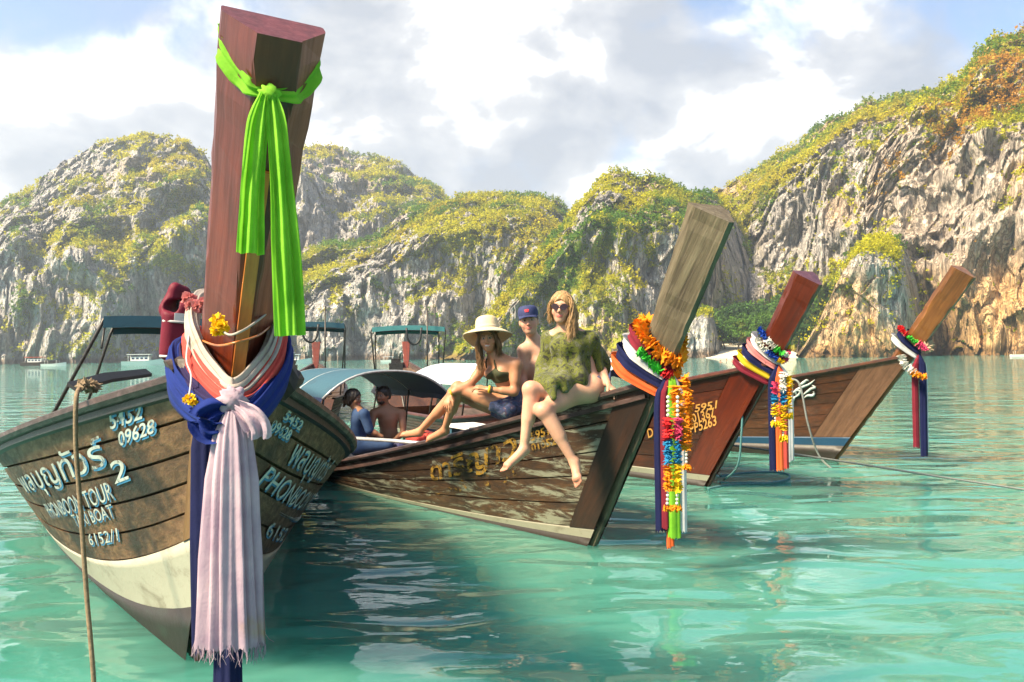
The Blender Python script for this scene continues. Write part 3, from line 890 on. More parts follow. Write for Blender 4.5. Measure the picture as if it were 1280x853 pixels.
def text_mesh(body, bold=0.012, shear=0.0):
    cu = bpy.data.curves.new('lettering', 'FONT'); cu.body = body; cu.offset = bold; cu.shear = shear
    cu.resolution_u = 3
    o = bpy.data.objects.new('lettering', cu); COL.objects.link(o)
    dg = bpy.context.evaluated_depsgraph_get()
    me = bpy.data.meshes.new_from_object(o.evaluated_get(dg))
    bpy.data.objects.remove(o, do_unlink=True)
    bm = bmesh.new(); bm.from_mesh(me)
    bmesh.ops.triangulate(bm, faces=bm.faces)
    bmesh.ops.remove_doubles(bm, verts=bm.verts, dist=1e-4)
    for _ in range(2):
        lg = [e for e in bm.edges if e.calc_length() > 0.28]
        if lg: bmesh.ops.subdivide_edges(bm, edges=lg, cuts=1)
    bmesh.ops.triangulate(bm, faces=bm.faces)
    v = np.array([tuple(p.co) for p in bm.verts]); f = [tuple(q.index for q in t.verts) for t in bm.faces]
    bm.free()
    v[:, 0] -= v[:, 0].min()
    return v, f


def letter_on(B, parent, body, side, zl, bl, br, tl=None, mat='letter_white', shadow=None, bold=0.015, shear=0.0, off=0.012, sh=(0.012, -0.012), tr=None):
    """bl, br, tl: photo pixels of baseline left, baseline right and cap-height above baseline left"""
    v, f = text_mesh(body, bold, shear)
    W = v[:, 0].max(); H = 0.70
    a = np.array(B.inv(*bl, side, zl)); b = np.array(B.inv(*br, side, zl)); c = a + (np.array(B.inv(*tr, side, zl)) - b) if tr else np.array(B.inv(*tl, side, zl))
    x = v[:, 0:1] / W; y = v[:, 1:2] / H
    qt = a + (b - a) * x + (c - a) * y
    def place(dq, dz, o_):
        q = np.maximum(qt[:, 0] + dq, 0.01); z = zl(q) + (B.sheer(q) - zl(q)) * qt[:, 1] + dz
        return B.loc(q, z, side, o_)
    flip = np.cross((b - a), (c - a)) * side
    ff = [t if flip > 0 else t[::-1] for t in f]
    words = [ff]
    if ' ' in body:                                   # one object per word
        cut = text_mesh(body.split(' ')[0], bold, shear)[0][:, 0].max() + 0.08
        words = [[t for t in ff if v[list(t), 0].mean() < cut], [t for t in ff if v[list(t), 0].mean() >= cut]]
    Va, Vb = place(0, 0, off + 0.004), place(sh[0] * (-1 if side > 0 else 1), sh[1], off + 0.001)
    for fw in words:
        ids = sorted({i for t in fw for i in t}); mp = {i: k for k, i in enumerate(ids)}; fw = [tuple(mp[i] for i in t) for t in fw]
        o = mesh_np('lettering', Va[ids], fw, MATS[mat], parent, smooth=False)
        if shadow:
            mesh_np('lettering_shadow', Vb[ids], fw, MATS[shadow], o, smooth=False)
    return o


def vault(B, root, q0, q1, half, z_edge, z_top, mat, under=None, posts=True, rim='steel_pale', valance=None, flat=2.2, yoff=0.0, postmat='steel_dark', sag=0.0):
    """canvas canopy stretched over hoops, standing on pipes from the gunwales"""
    nq, ny = 12, 17
    qs = np.linspace(q0, q1, nq); ys = np.linspace(-1, 1, ny)
    def roof(qv, yv, dz=0.0):
        z = z_edge + (z_top - z_edge) * (1 - np.abs(yv) ** flat) + dz
        return np.array([qv - B.rk * 0.6, yoff + half * yv, z])
    V = np.array([[roof(qv, yv, -sag * math.sin(math.pi * 3 * i / (nq - 1)) ** 2) for yv in ys] for i, qv in enumerate(qs)])
    V2 = V.copy(); V2[..., 2] -= 0.02
    can = mesh_np('canopy', np.concatenate([V.reshape(-1, 3)]), grid_faces(nq, ny)[:, ::-1], MATS[mat], root)
    mesh_np('canopy_lining', V2, grid_faces(nq, ny), MATS[under or mat], can)
    for qv in (q0, (q0 + q1) / 2, q1):
        m = MB(); m.tube([roof(qv, y, -0.012) for y in ys], 0.016, 6); m.build('hoop', MATS[rim], can)
    if valance:
        for s in (-1, 1):
            pts = np.array([roof(qv, s) for qv in qs]); low = pts.copy(); low[:, 2] -= valance * (1 + 0.12 * np.sin(np.arange(nq) * 1.9)); low[:, 1] += s * 0.03
            mesh_np('valance', np.stack([pts, low], 0), grid_faces(2, nq), MATS[under or mat], can)
    if posts:
        for qv in np.linspace(q0 + 0.03, q1 - 0.03, 3):
            for s in (-1, 1):
                top = roof(qv, s * 0.97, -0.02); z = float(B.sheer(qv)) - 0.05
                ft = np.array([qv - B.rk * z, s * (float(B.width(qv, z)) - 0.03), z])
                m = MB(); m.tube([ft, ft * 0.35 + top * 0.65, top], 0.016, 6); m.build('canopy_post', MATS[postmat], can)
    return can


def flat_canopy(B, root, q0, q1, half, zt, mat, under, postmat='steel_dark', frame=True, zq=0.0):
    can_v = []
    nq, ny = 8, 7
    qs = np.linspace(q0, q1, nq); ys = np.linspace(-1, 1, ny)
    V = np.array([[(qv - B.rk * 0.6, half * y, zt + 0.05 * (1 - y * y) + zq * (qv - q0)) for y in ys] for qv in qs])
    can = mesh_np('canopy', V, grid_faces(nq, ny)[:, ::-1], MATS[mat], root)
    V2 = V.copy(); V2[..., 2] -= 0.03
    mesh_np('canopy_lining', V2, grid_faces(nq, ny), MATS[under], can)
    for e in (0, -1):
        top_ = V[e] + np.array([-0.02 if e == 0 else 0.02, 0, 0.01]); lo_ = top_ - np.array([0, 0, 0.13])
        mesh_np('fascia', np.stack([top_, lo_], 0), grid_faces(2, ny), MATS[mat], can)
    for e in (0, -1):
        m = MB(); p0, p1 = V[e, 0], V[e, -1]
        # hoop: post, rounded corner, cross bar, corner, post
        z = float(B.sheer(qs[e])) - 0.05
        f0 = np.array([p0[0], -(float(B.width(qs[e], z)) - 0.03), z]); f1 = np.array([p1[0], float(B.width(qs[e], z)) - 0.03, z])
        k = 0.12
        m.tube([f0, p0 + np.array([0, -0.03, -k]), p0 + np.array([0, 0.0, -0.03]), p0 + np.array([0, k, 0.0]), (p0 + p1) / 2 + np.array([0, 0, 0.035]),
                p1 + np.array([0, -k, 0.0]), p1 + np.array([0, 0, -0.03]), p1 + np.array([0, 0.03, -k]), f1], 0.02, 7)
        m.build('canopy_hoop', MATS[postmat], can)
    for yy in (-1, 1):
        m = MB(); m.tube([V[0, 0 if yy < 0 else -1] + np.array([0, 0, -0.02]), V[-1, 0 if yy < 0 else -1] + np.array([0, 0, -0.02])], 0.014, 6); m.build('canopy_bar', MATS[postmat], can)
        m = MB(); a = V[0, 0 if yy < 0 else -1]; m.tube([a + np.array([0.02, 0, -0.35]), a + np.array([0.4, 0, -0.03])], 0.011, 6); m.build('canopy_brace', MATS[postmat], can)
    return can


# ---- boat with the lime ribbon
LB = dict(
    b1=Boat(on_water(246, 824), 24.5, heel=4, rake=36, sbow=1.54, smid=0.45, Ls=6.2, sp=1.4, Bg=1.50, bl=0.64, Lb=5.0, Lg=4.4, pb=1.3, pg=1.75),
    b2=Boat(on_water(741, 682), 30, rake=33, sbow=1.37, smid=0.20, Ls=5.2, sp=1.4, Bg=0.95, Lb=4.5, Lg=4.5, pb=1.4, pg=1.9),
    b3=Boat(on_water(884, 608), 30, rake=36, sbow=1.45, smid=0.5, Ls=6, sp=1.5, Bg=1.0, Lb=4.5, Lg=4.2, pb=1.4, pg=1.9),
    b4=Boat(on_water(1045, 574), 36, rake=38, sbow=1.5, smid=0.5, Ls=6, sp=1.5, Bg=1.0, Lb=4.5, Lg=4.2, pb=1.4, pg=1.9))
GRP = 'longtail boats moored side by side'


def boat_root(key, label):
    B = LB[key]
    o = empty('longtail_boat'); o.matrix_world = B.M
    tag(o, label, 'boat', GRP)
    return B, o


ex = np.exp
B1, R1 = boat_root('b1', 'brown weathered longtail boat with white and blue lettering and a lime ribbon on its prow')
zl1 = lambda q: 0.82 * ex(-np.asarray(q, float) / 1.45) - 0.04
zd1 = lambda q: 0.38 * ex(-np.asarray(q, float) / 0.9) - 0.03
low = lambda q: -0.4 + 0 * np.asarray(q, float)
H1 = build_hull(B1, R1, dict(zl=zl1, strakes=5, seed=3, plank='weathered_plank', inner='dark_wood', qb=0.16, board='stem_ochre', gap=0.008,
                             rail=(0.13, 0.06), railmat='rail_wood', rub=0.035, rubmat='tarp_black',
                             bands=[(zl1, zd1, 'bottom_white', 'bottom_planking'), (zd1, low, 'bottom_dark', 'keel_planking')]))
build_post(B1, R1, -0.4, 2.655, 'post_mahogany', nose=(0.02, 0.075), half=(0.13, 0.175), depth=(0.24, 0.26), lean=0.018, batten=(1.30, 2.28, 0.026))
flat_canopy(B1, R1, 5.9, 8.6, 0.82, 2.02, 'canopy_blue', 'canopy_navy')
# carved breast block behind the stem head
rk = np.random.RandomState(8)
m = MB()
for (y0, y1, r0) in ((-0.25, -0.02, 0.07), (0.02, 0.24, 0.075)):
    pts = [(-B1.rk * 1.55 + 0.10 + 0.25 * abs(y) + 0.01 * rk.randn(), y, 1.55 + 0.02 * rk.randn() - 0.12 * abs(y)) for y in np.linspace(y0, y1, 7)]
    m.tube(pts, [r0 * (0.8 + 0.4 * rk.rand()) for _ in pts], 9)
m.build('breast_block', MATS['dark_wood'], R1, smooth=False)
W_, Bl = 'letter_white', 'letter_blue'
letter_on(B1, R1, '5452', 1, zl1, (144, 537), (181, 523), (140, 518), W_, Bl)
letter_on(B1, R1, '09628', 1, zl1, (154, 559), (197, 541), (149, 541), W_, Bl)
letter_on(B1, R1, 'พลบุญทัวร์', 1, zl1, (35, 615), (137, 582), None, W_, Bl, bold=0.004, tr=(128, 548))
letter_on(B1, R1, '2', 1, zl1, (149, 604), (164, 598), (139, 578), W_, Bl, bold=0.004)
letter_on(B1, R1, 'PHONBOON TOUR', 1, zl1, (66, 646), (147, 623), None, W_, Bl, bold=0.0, tr=(139, 601))
letter_on(B1, R1, 'TAXI BOAT', 1, zl1, (98, 658), (146, 646), None, W_, Bl, bold=0.0, tr=(142, 630))
letter_on(B1, R1, '6152/1', 1, zl1, (116, 682), (152, 675), (112, 667), W_, Bl, bold=0.0)
letter_on(B1, R1, '5452', -1, zl1, (350, 524), (371, 539), (357, 512), W_, Bl)
letter_on(B1, R1, '09628', -1, zl1, (331, 537), (357, 552), (338, 523), W_, Bl)
letter_on(B1, R1, 'พลบุญทัวร์', -1, zl1, (356, 578), (400, 600), (372, 548), W_, Bl, bold=0.004)
letter_on(B1, R1, 'PHONBOON TOUR', -1, zl1, (318, 605), (385, 635), (336, 582), W_, Bl, bold=0.0)
letter_on(B1, R1, 'TAXI BOAT', -1, zl1, (341, 636), (369, 648), (349, 622), W_, Bl, bold=0.0)
letter_on(B1, R1, '6152', -1, zl1, (328, 668), (350, 676), (337, 650), W_, Bl, bold=0.004)

# ---- boat the three people sit on
B2, R2 = boat_root('b2', 'dark longtail boat with peeling pale paint carrying three seated people')
zl2 = lambda q: 0.15 * ex(-np.asarray(q, float) / 1.6) + 0.012
zd2 = lambda q: 0.085 * ex(-np.asarray(q, float) / 1.6) - 0.01
H2 = build_hull(B2, R2, dict(zl=zl2, strakes=5, seed=5, plank='faded_plank', inner='dark_wood', qb=0.26, board='stem_dark',
                             rail=(0.09, 0.05), railmat='rail_wood', rub=0.085, rubmat='rail_wood', thwarts=(3.0, 5.4, 6.8),
                             bands=[(zl2, zd2, 'band_pale', 'boot_stripe'), (zd2, low, 'bottom_dark', 'keel_planking')]))
build_post(B2, R2, -0.4, 2.47, 'post_grey', nose=(0.03, 0.03), half=(0.11, 0.155), depth=(0.22, 0.30))
vault(B2, R2, 5.0, 7.8, 0.90, 1.07, 1.41, 'canopy_blue', 'canopy_navy', valance=0.10, flat=2.6)
letter_on(B2, H2, 'ดาริญาว', 1, zl2, (540, 601), (645, 572), (537, 580), 'letter_gold', bold=0.02)
letter_on(B2, H2, 'DARINYA', 1, zl2, (546, 618), (650, 599), (543, 606), 'letter_gold_faint', bold=0.01)
letter_on(B2, H2, '5951', 1, zl2, (667, 551), (690, 543), (664, 541), 'letter_gold', bold=0.02)
letter_on(B2, H2, '01052', 1, zl2, (668, 564), (697, 555), (666, 555), 'letter_gold', bold=0.02)

# ---- red boat
B3, R3 = boat_root('b3', 'red brown varnished longtail boat numbered 01367 with a striped sash')
zl3 = lambda q: 0.15 + 0 * np.asarray(q, float)
zd3 = lambda q: 0.075 + 0 * np.asarray(q, float)
H3 = build_hull(B3, R3, dict(zl=zl3, strakes=6, seed=7, plank='red_plank', inner='dark_wood', qb=0.36, board='post_red', gap=0.004,
                             rail=(0.09, 0.055), railmat='red_plank', rub=0.0,
                             bands=[(zl3, zd3, 'band_pale', 'boot_stripe'), (zd3, low, 'bottom_dark', 'keel_planking')]))
build_post(B3, R3, -0.4, 2.28, 'post_red', nose=(0.03, 0.03), half=(0.11, 0.155), depth=(0.22, 0.28))
vault(B3, R3, 5.0, 7.6, 0.9, 1.12, 1.44, 'canopy_white', 'canopy_white')
letter_on(B3, H3, '5951', 1, zl3, (870, 516), (896, 510), (869, 506), 'letter_orange', bold=0.02)
letter_on(B3, H3, '01367', 1, zl3, (867, 528), (897, 521), (866, 518), 'letter_orange', bold=0.02)
letter_on(B3, H3, 'PP5263', 1, zl3, (864, 542), (898, 532), (863, 531), 'letter_orange', bold=0.02)
letter_on(B3, H3, 'D', 1, zl3, (811, 547), (819, 545), (810, 537), 'letter_orange', bold=0.02)

# ---- brown boat with the blue stripe
B4, R4 = boat_root('b4', 'brown longtail boat with a blue waterline stripe and white scroll ornament')
zl4 = lambda q: 0.05 + 0.30 * np.clip(1 - np.asarray(q, float) / 5.0, 0, 1)
zd4 = lambda q: 0.02 + 0.19 * np.clip(1 - np.asarray(q, float) / 5.0, 0, 1)
H4 = build_hull(B4, R4, dict(zl=zl4, strakes=6, seed=9, plank='brown_plank', inner='dark_wood', qb=0.5, board='stem_pale', gap=0.004,
                             rail=(0.09, 0.055), railmat='brown_plank', rub=0.0,
                             bands=[(zl4, zd4, 'band_blue', 'boot_stripe'), (zd4, low, 'bottom_dark', 'keel_planking')]))
build_post(B4, R4, -0.4, 2.52, 'post_gold', nose=(0.03, 0.035), half=(0.11, 0.15), depth=(0.22, 0.28))
vault(B4, R4, 4.3, 6.6, 0.9, 1.30, 1.50, 'canopy_white', 'canopy_navy', valance=0.22)
# ------------------------------------------------------------------ implicit bodies (smooth blends, one continuous surface)
class SDF:
    def __init__(self, lo, hi, h):
        self.lo = np.array(lo, float); self.h = h
        self.n = np.ceil((np.array(hi, float) - self.lo) / h).astype(int) + 1
        self.d = np.full(self.n, 0.2, dtype=np.float32)
        self.ax = [self.lo[i] + h * np.arange(self.n[i]) for i in range(3)]

    def sub(self, lo, hi):
        a = np.clip(np.floor((np.array(lo) - self.lo) / self.h).astype(int), 0, self.n - 1)
        b = np.clip(np.ceil((np.array(hi) - self.lo) / self.h).astype(int) + 1, 1, self.n)
        sl = tuple(slice(int(a[i]), int(max(b[i], a[i] + 1))) for i in range(3))
        g = np.meshgrid(*[self.ax[i][sl[i]] for i in range(3)], indexing='ij')
        return sl, np.stack(g, -1)

    def _put(self, sl, v, k, cut=False):
        c = self.d[sl]; v = v.astype(np.float32)
        if cut:
            v = -v
            hh = np.clip(0.5 - 0.5 * (c - v) / k, 0, 1) if k > 0 else (v > c).astype(np.float32)
            self.d[sl] = c + (v - c) * hh + (k * hh * (1 - hh) if k > 0 else 0)
        elif k > 0:
            hh = np.clip(0.5 + 0.5 * (v - c) / k, 0, 1)
            self.d[sl] = v + (c - v) * hh - k * hh * (1 - hh)
        else:
            self.d[sl] = np.minimum(c, v)

    def cone(self, a, b, ra, rb, k=0.02, flat=None, cut=False):
        """tapered capsule a->b; flat=(direction, factor) squashes the section along a direction"""
        a = np.array(a, float); b = np.array(b, float); m = max(ra, rb) * (1.0 if flat is None else max(1, 1 / flat[1])) + k + 0.03
        sl, g = self.sub(np.minimum(a, b) - m, np.maximum(a, b) + m)
        ab = b - a; L2 = (ab * ab).sum() + 1e-12
        t = np.clip(((g - a) * ab).sum(-1) / L2, 0, 1)
        v = g - (a + t[..., None] * ab)
        sc = 1.0
        if flat is not None:
            n = np.array(flat[0], float); n /= np.linalg.norm(n)
            v = v + n * ((v * n).sum(-1) * (1 / flat[1] - 1))[..., None]
        self._put(sl, np.sqrt((v * v).sum(-1)) - (ra + (rb - ra) * t), k, cut)

    def ell(self, c, r, M=None, k=0.02, cut=False):
        """ellipsoid, M columns = axes"""
        c = np.array(c, float); r = np.array(r, float); m = r.max() + k + 0.03
        sl, g = self.sub(c - m, c + m)
        v = g - c
        if M is not None: v = v @ np.array(M, float)
        q = np.sqrt(((v / r) ** 2).sum(-1)); q2 = np.sqrt(((v / r ** 2) ** 2).sum(-1))
        self._put(sl, q * (q - 1) / np.maximum(q2, 1e-6), k, cut)

    def box(self, c, r, M=None, rad=0.01, k=0.01, cut=False):
        c = np.array(c, float); r = np.array(r, float) - rad; m = np.linalg.norm(r) + rad + k + 0.03
        sl, g = self.sub(c - m, c + m)
        v = g - c
        if M is not None: v = v @ np.array(M, float)
        q = np.abs(v) - r
        self._put(sl, np.sqrt((np.maximum(q, 0) ** 2).sum(-1)) + np.minimum(q.max(-1), 0) - rad, k, cut)

    def mesh(self, iso=0.0, smooth=2):
        """surface nets"""
        d = self.d - iso; S = d < 0
        n = np.array(d.shape) - 1
        cs = np.zeros(n, dtype=np.int8)
        for dx in (0, 1):
            for dy in (0, 1):
                for dz in (0, 1):
                    cs += S[dx:dx + n[0], dy:dy + n[1], dz:dz + n[2]]
        act = (cs > 0) & (cs < 8)
        I = np.argwhere(act)
        idm = np.full(n, -1, dtype=np.int64); idm[act] = np.arange(len(I))
        acc = np.zeros((len(I), 3)); cnt = np.zeros(len(I))
        corners = [np.array((x, y, z)) for x in (0, 1) for y in (0, 1) for z in (0, 1)]
        for ca in corners:
            for axis in range(3):
                if ca[axis]: continue
                cb = ca.copy(); cb[axis] = 1
                A = d[tuple((I + ca).T)]; Bv = d[tuple((I + cb).T)]
                m = (A < 0) != (Bv < 0)
                t = np.where(m, A / np.where(m, A - Bv, 1), 0)
                p = I + ca + t[:, None] * (cb - ca)
                acc += p * m[:, None]; cnt += m
        V = self.lo + self.h * acc / cnt[:, None]
        F = []
        for axis in range(3):
            u, w = [(1, 2), (2, 0), (0, 1)][axis]
            sh = list(d.shape); sh[axis] -= 1
            a = [slice(None)] * 3; b = [slice(None)] * 3; a[axis] = slice(0, -1); b[axis] = slice(1, None)
            A, Bv = S[tuple(a)], S[tuple(b)]
            E = np.argwhere(A != Bv)
            E = E[(E[:, u] > 0) & (E[:, w] > 0) & (E[:, u] < n[u]) & (E[:, w] < n[w])]
            eu = np.zeros(3, int); eu[u] = 1; ew = np.zeros(3, int); ew[w] = 1
            q = np.stack([idm[tuple((E - eu - ew).T)], idm[tuple((E - ew).T)], idm[tuple(E.T)], idm[tuple((E - eu).T)]], 1)
            fl = ~A[tuple(E.T)]
            q[fl] = q[fl][:, ::-1]
            F.append(q)
        F = np.concatenate(F, 0); F = F[(F >= 0).all(1)]
        for _ in range(smooth):
            s = np.zeros_like(V); c = np.zeros(len(V))
            for i in range(4):
                j = (i + 1) % 4
                np.add.at(s, F[:, i], V[F[:, j]]); np.add.at(c, F[:, i], 1)
                np.add.at(s, F[:, j], V[F[:, i]]); np.add.at(c, F[:, j], 1)
            V = 0.5 * V + 0.5 * s / np.maximum(c, 1)[:, None]
        return V, F
# ------------------------------------------------------------------ cloth, ribbons, garlands
cloth('lime_cloth', (0.17, 0.50, 0.025), (0.28, 0.62, 0.05), trans=0.4)
cloth('cream_cloth', (0.44, 0.38, 0.34), stain=(0.25, 0.17, 0.08), trans=0.25)
cloth('lavender_cloth', (0.42, 0.29, 0.40), (0.54, 0.41, 0.48), stain=(0.46, 0.31, 0.16), trans=0.3)
cloth('coral_cloth', (0.55, 0.075, 0.06), trans=0.25)
cloth('maroon_cloth', (0.17, 0.014, 0.028), trans=0.2)
cloth('navy_cloth', (0.007, 0.010, 0.055), trans=0.2)
cloth('royal_cloth', (0.008, 0.024, 0.17), trans=0.2)
cloth('purple_cloth', (0.020, 0.014, 0.065), trans=0.2)
cloth('orange_cloth', (0.72, 0.13, 0.035), trans=0.3)
cloth('white_cloth', (0.62, 0.60, 0.62), trans=0.3)
cloth('yellow_cloth', (0.62, 0.42, 0.02), trans=0.3)
cloth('pink_cloth', (0.62, 0.22, 0.22), trans=0.3)
for nm, c in dict(marigold=(0.80, 0.27, 0.008), yellow_flower=(0.78, 0.50, 0.01), green_flower=(0.06, 0.50, 0.05), red_flower=(0.66, 0.025, 0.03),
                  blue_flower=(0.015, 0.20, 0.42), white_flower=(0.68, 0.66, 0.60), pink_flower=(0.66, 0.06, 0.16), royal_flower=(0.02, 0.08, 0.45), dried_flower=(0.46, 0.34, 0.24)).items():
    cloth(nm, c, trans=0.3, rough=0.7, scale=30)


def sheet(name, path, wdir, width, mat, folds=3, amp=0.012, nv=15, parent=None, seed=0, curl=0.0, ndir=None):
    """cloth strip swept along a path; pleats run along it"""
    path = np.array([list(p) for p in path], float); n = len(path); rng = np.random.RandomState(seed)
    tg = np.gradient(path, axis=0); tg /= np.linalg.norm(tg, axis=1)[:, None] + 1e-9
    wd = np.array(wdir, float); wd = np.broadcast_to(wd, path.shape) if wd.ndim == 1 else wd
    wd = wd - tg * (wd * tg).sum(1)[:, None]; wd = wd / (np.linalg.norm(wd, axis=1)[:, None] + 1e-9)
    nd = np.cross(tg, wd)
    width = np.interp(np.linspace(0, 1, n), np.linspace(0, 1, len(width)), width) if hasattr(width, '__len__') else np.full(n, width)
    amp = np.interp(np.linspace(0, 1, n), np.linspace(0, 1, len(amp)), amp) if hasattr(amp, '__len__') else np.full(n, amp)
    v = np.linspace(-0.5, 0.5, nv)
    ph = rng.rand(3) * 6; s = np.linspace(0, 1, n)
    prof = (np.sin(v[None, :] * folds * 2 * np.pi + ph[0] + 0.9 * np.sin(3.1 * s + ph[1])[:, None])
            + 0.5 * np.sin(v[None, :] * folds * 4.3 * np.pi + ph[2] + 1.3 * s[:, None]) - curl * 4 * (v[None, :] ** 2) / 0.25)
    ed = 1 + 0.06 * np.sin(9 * s + ph[1])[:, None]
    prof = prof + 1.1 * (fbm(np.stack(np.broadcast_arrays(s[:, None] * 7 + seed, v[None, :] * 5.0, 0 * v[None, :]), -1), 3) - 0.5)
    V = path[:, None, :] + wd[:, None, :] * (v[None, :] * width[:, None] * ed)[..., None] + nd[:, None, :] * (prof * amp[:, None])[..., None]
    return mesh_np(name, V, grid_faces(n, nv), MATS[mat], parent)


def drape(name, path, rx, ry, mat, xdir, folds=9, depth=0.25, seg=54, parent=None, seed=0, fray=0):
    """closed bundle of hanging cloth; section is a pleated ellipse"""
    path = np.array([list(p) for p in path], float); n = len(path); rng = np.random.RandomState(seed)
    xd = np.array(xdir, float); xd /= np.linalg.norm(xd)
    tg = np.gradient(path, axis=0); tg /= np.linalg.norm(tg, axis=1)[:, None]
    X = xd - tg * (tg @ xd)[:, None]; X /= np.linalg.norm(X, axis=1)[:, None]; Y = np.cross(tg, X)
    rx = np.interp(np.linspace(0, 1, n), np.linspace(0, 1, len(rx)), rx); ry = np.interp(np.linspace(0, 1, n), np.linspace(0, 1, len(ry)), ry)
    th = np.linspace(0, 2 * np.pi, seg, endpoint=False); s = np.linspace(0, 1, n)[:, None]
    ph = rng.rand(6) * 6
    f = np.sin(folds * th[None] + ph[0] + 1.2 * np.sin(2.3 * s + ph[1])) * 0.6 + np.sin((folds * 1.7 // 1) * th[None] + ph[2] + 1.5 * s) * 0.4 + 0.5 * np.sin(3 * th[None] + ph[3] + s)
    k = 1 + depth * f * np.clip(0.4 + s, 0, 1)
    V = path[:, None, :] + X[:, None, :] * (rx[:, None] * k * np.cos(th))[..., None] + Y[:, None, :] * (ry[:, None] * k * np.sin(th))[..., None]
    V[-1, :, 2] += (rng.rand(seg) - 0.5) * 0.03
    o = mesh_np(name, V, grid_faces(n, seg, wrap_v=True), MATS[mat], parent)
    if fray:
        m = MB()
        for i in range(fray):
            p = Vector(V[-1, rng.randint(seg)]); d = Vector((0.012 * rng.randn(), 0.012 * rng.randn(), -0.02 - 0.035 * rng.rand()))
            m.tube([p + Vector((0, 0, 0.01)), p + d * 0.5 + Vector((0.004 * rng.randn(), 0, 0)), p + d], [0.0016, 0.0013, 0.0008], 3, cap=False)
        fr = m.build('frayed_threads', MATS[mat], o); fr['kind'] = 'stuff'
    return o


def knot(name, c, r, mat, parent=None, seed=0, sq=(1, 0.8, 1)):
    rng = np.random.RandomState(seed); nu, nv = 14, 20
    u = np.linspace(0.02, np.pi - 0.02, nu)[:, None]; v = np.linspace(0, 2 * np.pi, nv, endpoint=False)[None]
    d = np.stack([np.sin(u) * np.cos(v), np.sin(u) * np.sin(v), np.cos(u) + 0 * v], -1)
    k = 1 + 0.22 * np.sin(d @ np.array([7., 3, 9]) + rng.rand() * 6) + 0.2 * (fbm(d * 2.5 + rng.rand() * 30, 2) - 0.5)
    return mesh_np(name, np.array(c) + d * r * k[..., None] * np.array(sq), grid_faces(nu, nv, wrap_v=True), MATS[mat], parent)


def flowers(name, path, r, mat, parent=None, seed=0, step=0.55, lobes=8, ruff=0.45):
    """string of ruffled blossoms threaded face to face"""
    p = np.array([list(q) for q in path], float); rng = np.random.RandomState(seed)
    seg = np.linalg.norm(np.diff(p, axis=0), axis=1); L = seg.sum(); arc = np.concatenate([[0], np.cumsum(seg)])
    n = max(2, int(L / (r * step)))
    V = []; F = []; base = 0
    for i in range(n):
        a = L * (i + 0.5) / n
        c = np.array([np.interp(a, arc, p[:, k]) for k in range(3)]); c2 = np.array([np.interp(min(a + 0.01, L), arc, p[:, k]) for k in range(3)]); c1 = np.array([np.interp(max(a - 0.01, 0), arc, p[:, k]) for k in range(3)])
        t = c2 - c1; t /= np.linalg.norm(t) + 1e-9; t += 0.45 * rng.randn(3); t /= np.linalg.norm(t)
        x = np.cross(t, [0.3, 0.5, 0.8]); x /= np.linalg.norm(x); y = np.cross(t, x)
        m = lobes * 2; w = np.linspace(0, 2 * np.pi, m, endpoint=False) + rng.rand() * 6
        rr = r * (0.85 + 0.3 * rng.rand()) * (1 + ruff * (np.arange(m) % 2 - 0.5)) * (0.85 + 0.3 * rng.rand(m))
        up = r * 0.35 * (rng.rand(m) - 0.3)
        ring = c + np.outer(rr * np.cos(w), x) + np.outer(rr * np.sin(w), y) + np.outer(up, t)
        V.append(c + t * r * 0.25); V.extend(ring); V.append(c - t * r * 0.25)
        for j in range(m):
            F.append((base, base + 1 + j, base + 1 + (j + 1) % m)); F.append((base + m + 1, base + 1 + (j + 1) % m, base + 1 + j))
        base += m + 2
    return mesh_np(name, np.array(V), np.array(F), MATS[mat], parent, smooth=False)


def pom(name, centres, r, mat, parent=None, seed=0, n=45, pet=0.38):
    rng = np.random.RandomState(seed); V = []; F = []
    for c in centres:
        c = np.array(list(c))
        for i in range(n):
            d = rng.randn(3); d /= np.linalg.norm(d); a = np.cross(d, rng.randn(3)); a /= np.linalg.norm(a); b = np.cross(d, a)
            p = c + d * r * (0.5 + 0.5 * rng.rand()); w = r * pet * (0.7 + 0.6 * rng.rand()); k = len(V)
            V += [c + d * r * 0.3, p + a * w - d * w * 0.2, p + d * w * 0.6, p - a * w + b * w * 0.4 - d * w * 0.2]; F.append((k, k + 1, k + 2, k + 3))
    return mesh_np(name, np.array(V), np.array(F), MATS[mat], parent, smooth=False)


def beads(name, path, r, mat, parent=None):
    p = np.array([list(q) for q in path], float); m = MB()
    seg = np.linalg.norm(np.diff(p, axis=0), axis=1); L = seg.sum(); arc = np.concatenate([[0], np.cumsum(seg)])
    n = max(2, int(L / (r * 2.1)))
    for i in range(n):
        a = L * (i + .5) / n; c = [np.interp(a, arc, p[:, k]) for k in range(3)]
        m.lathe([(0.001, r), (r * 0.7, r * 0.7), (r, 0), (r * 0.7, -r * 0.7), (0.001, -r)], c, 7)
    return m.build(name, MATS[mat], parent)


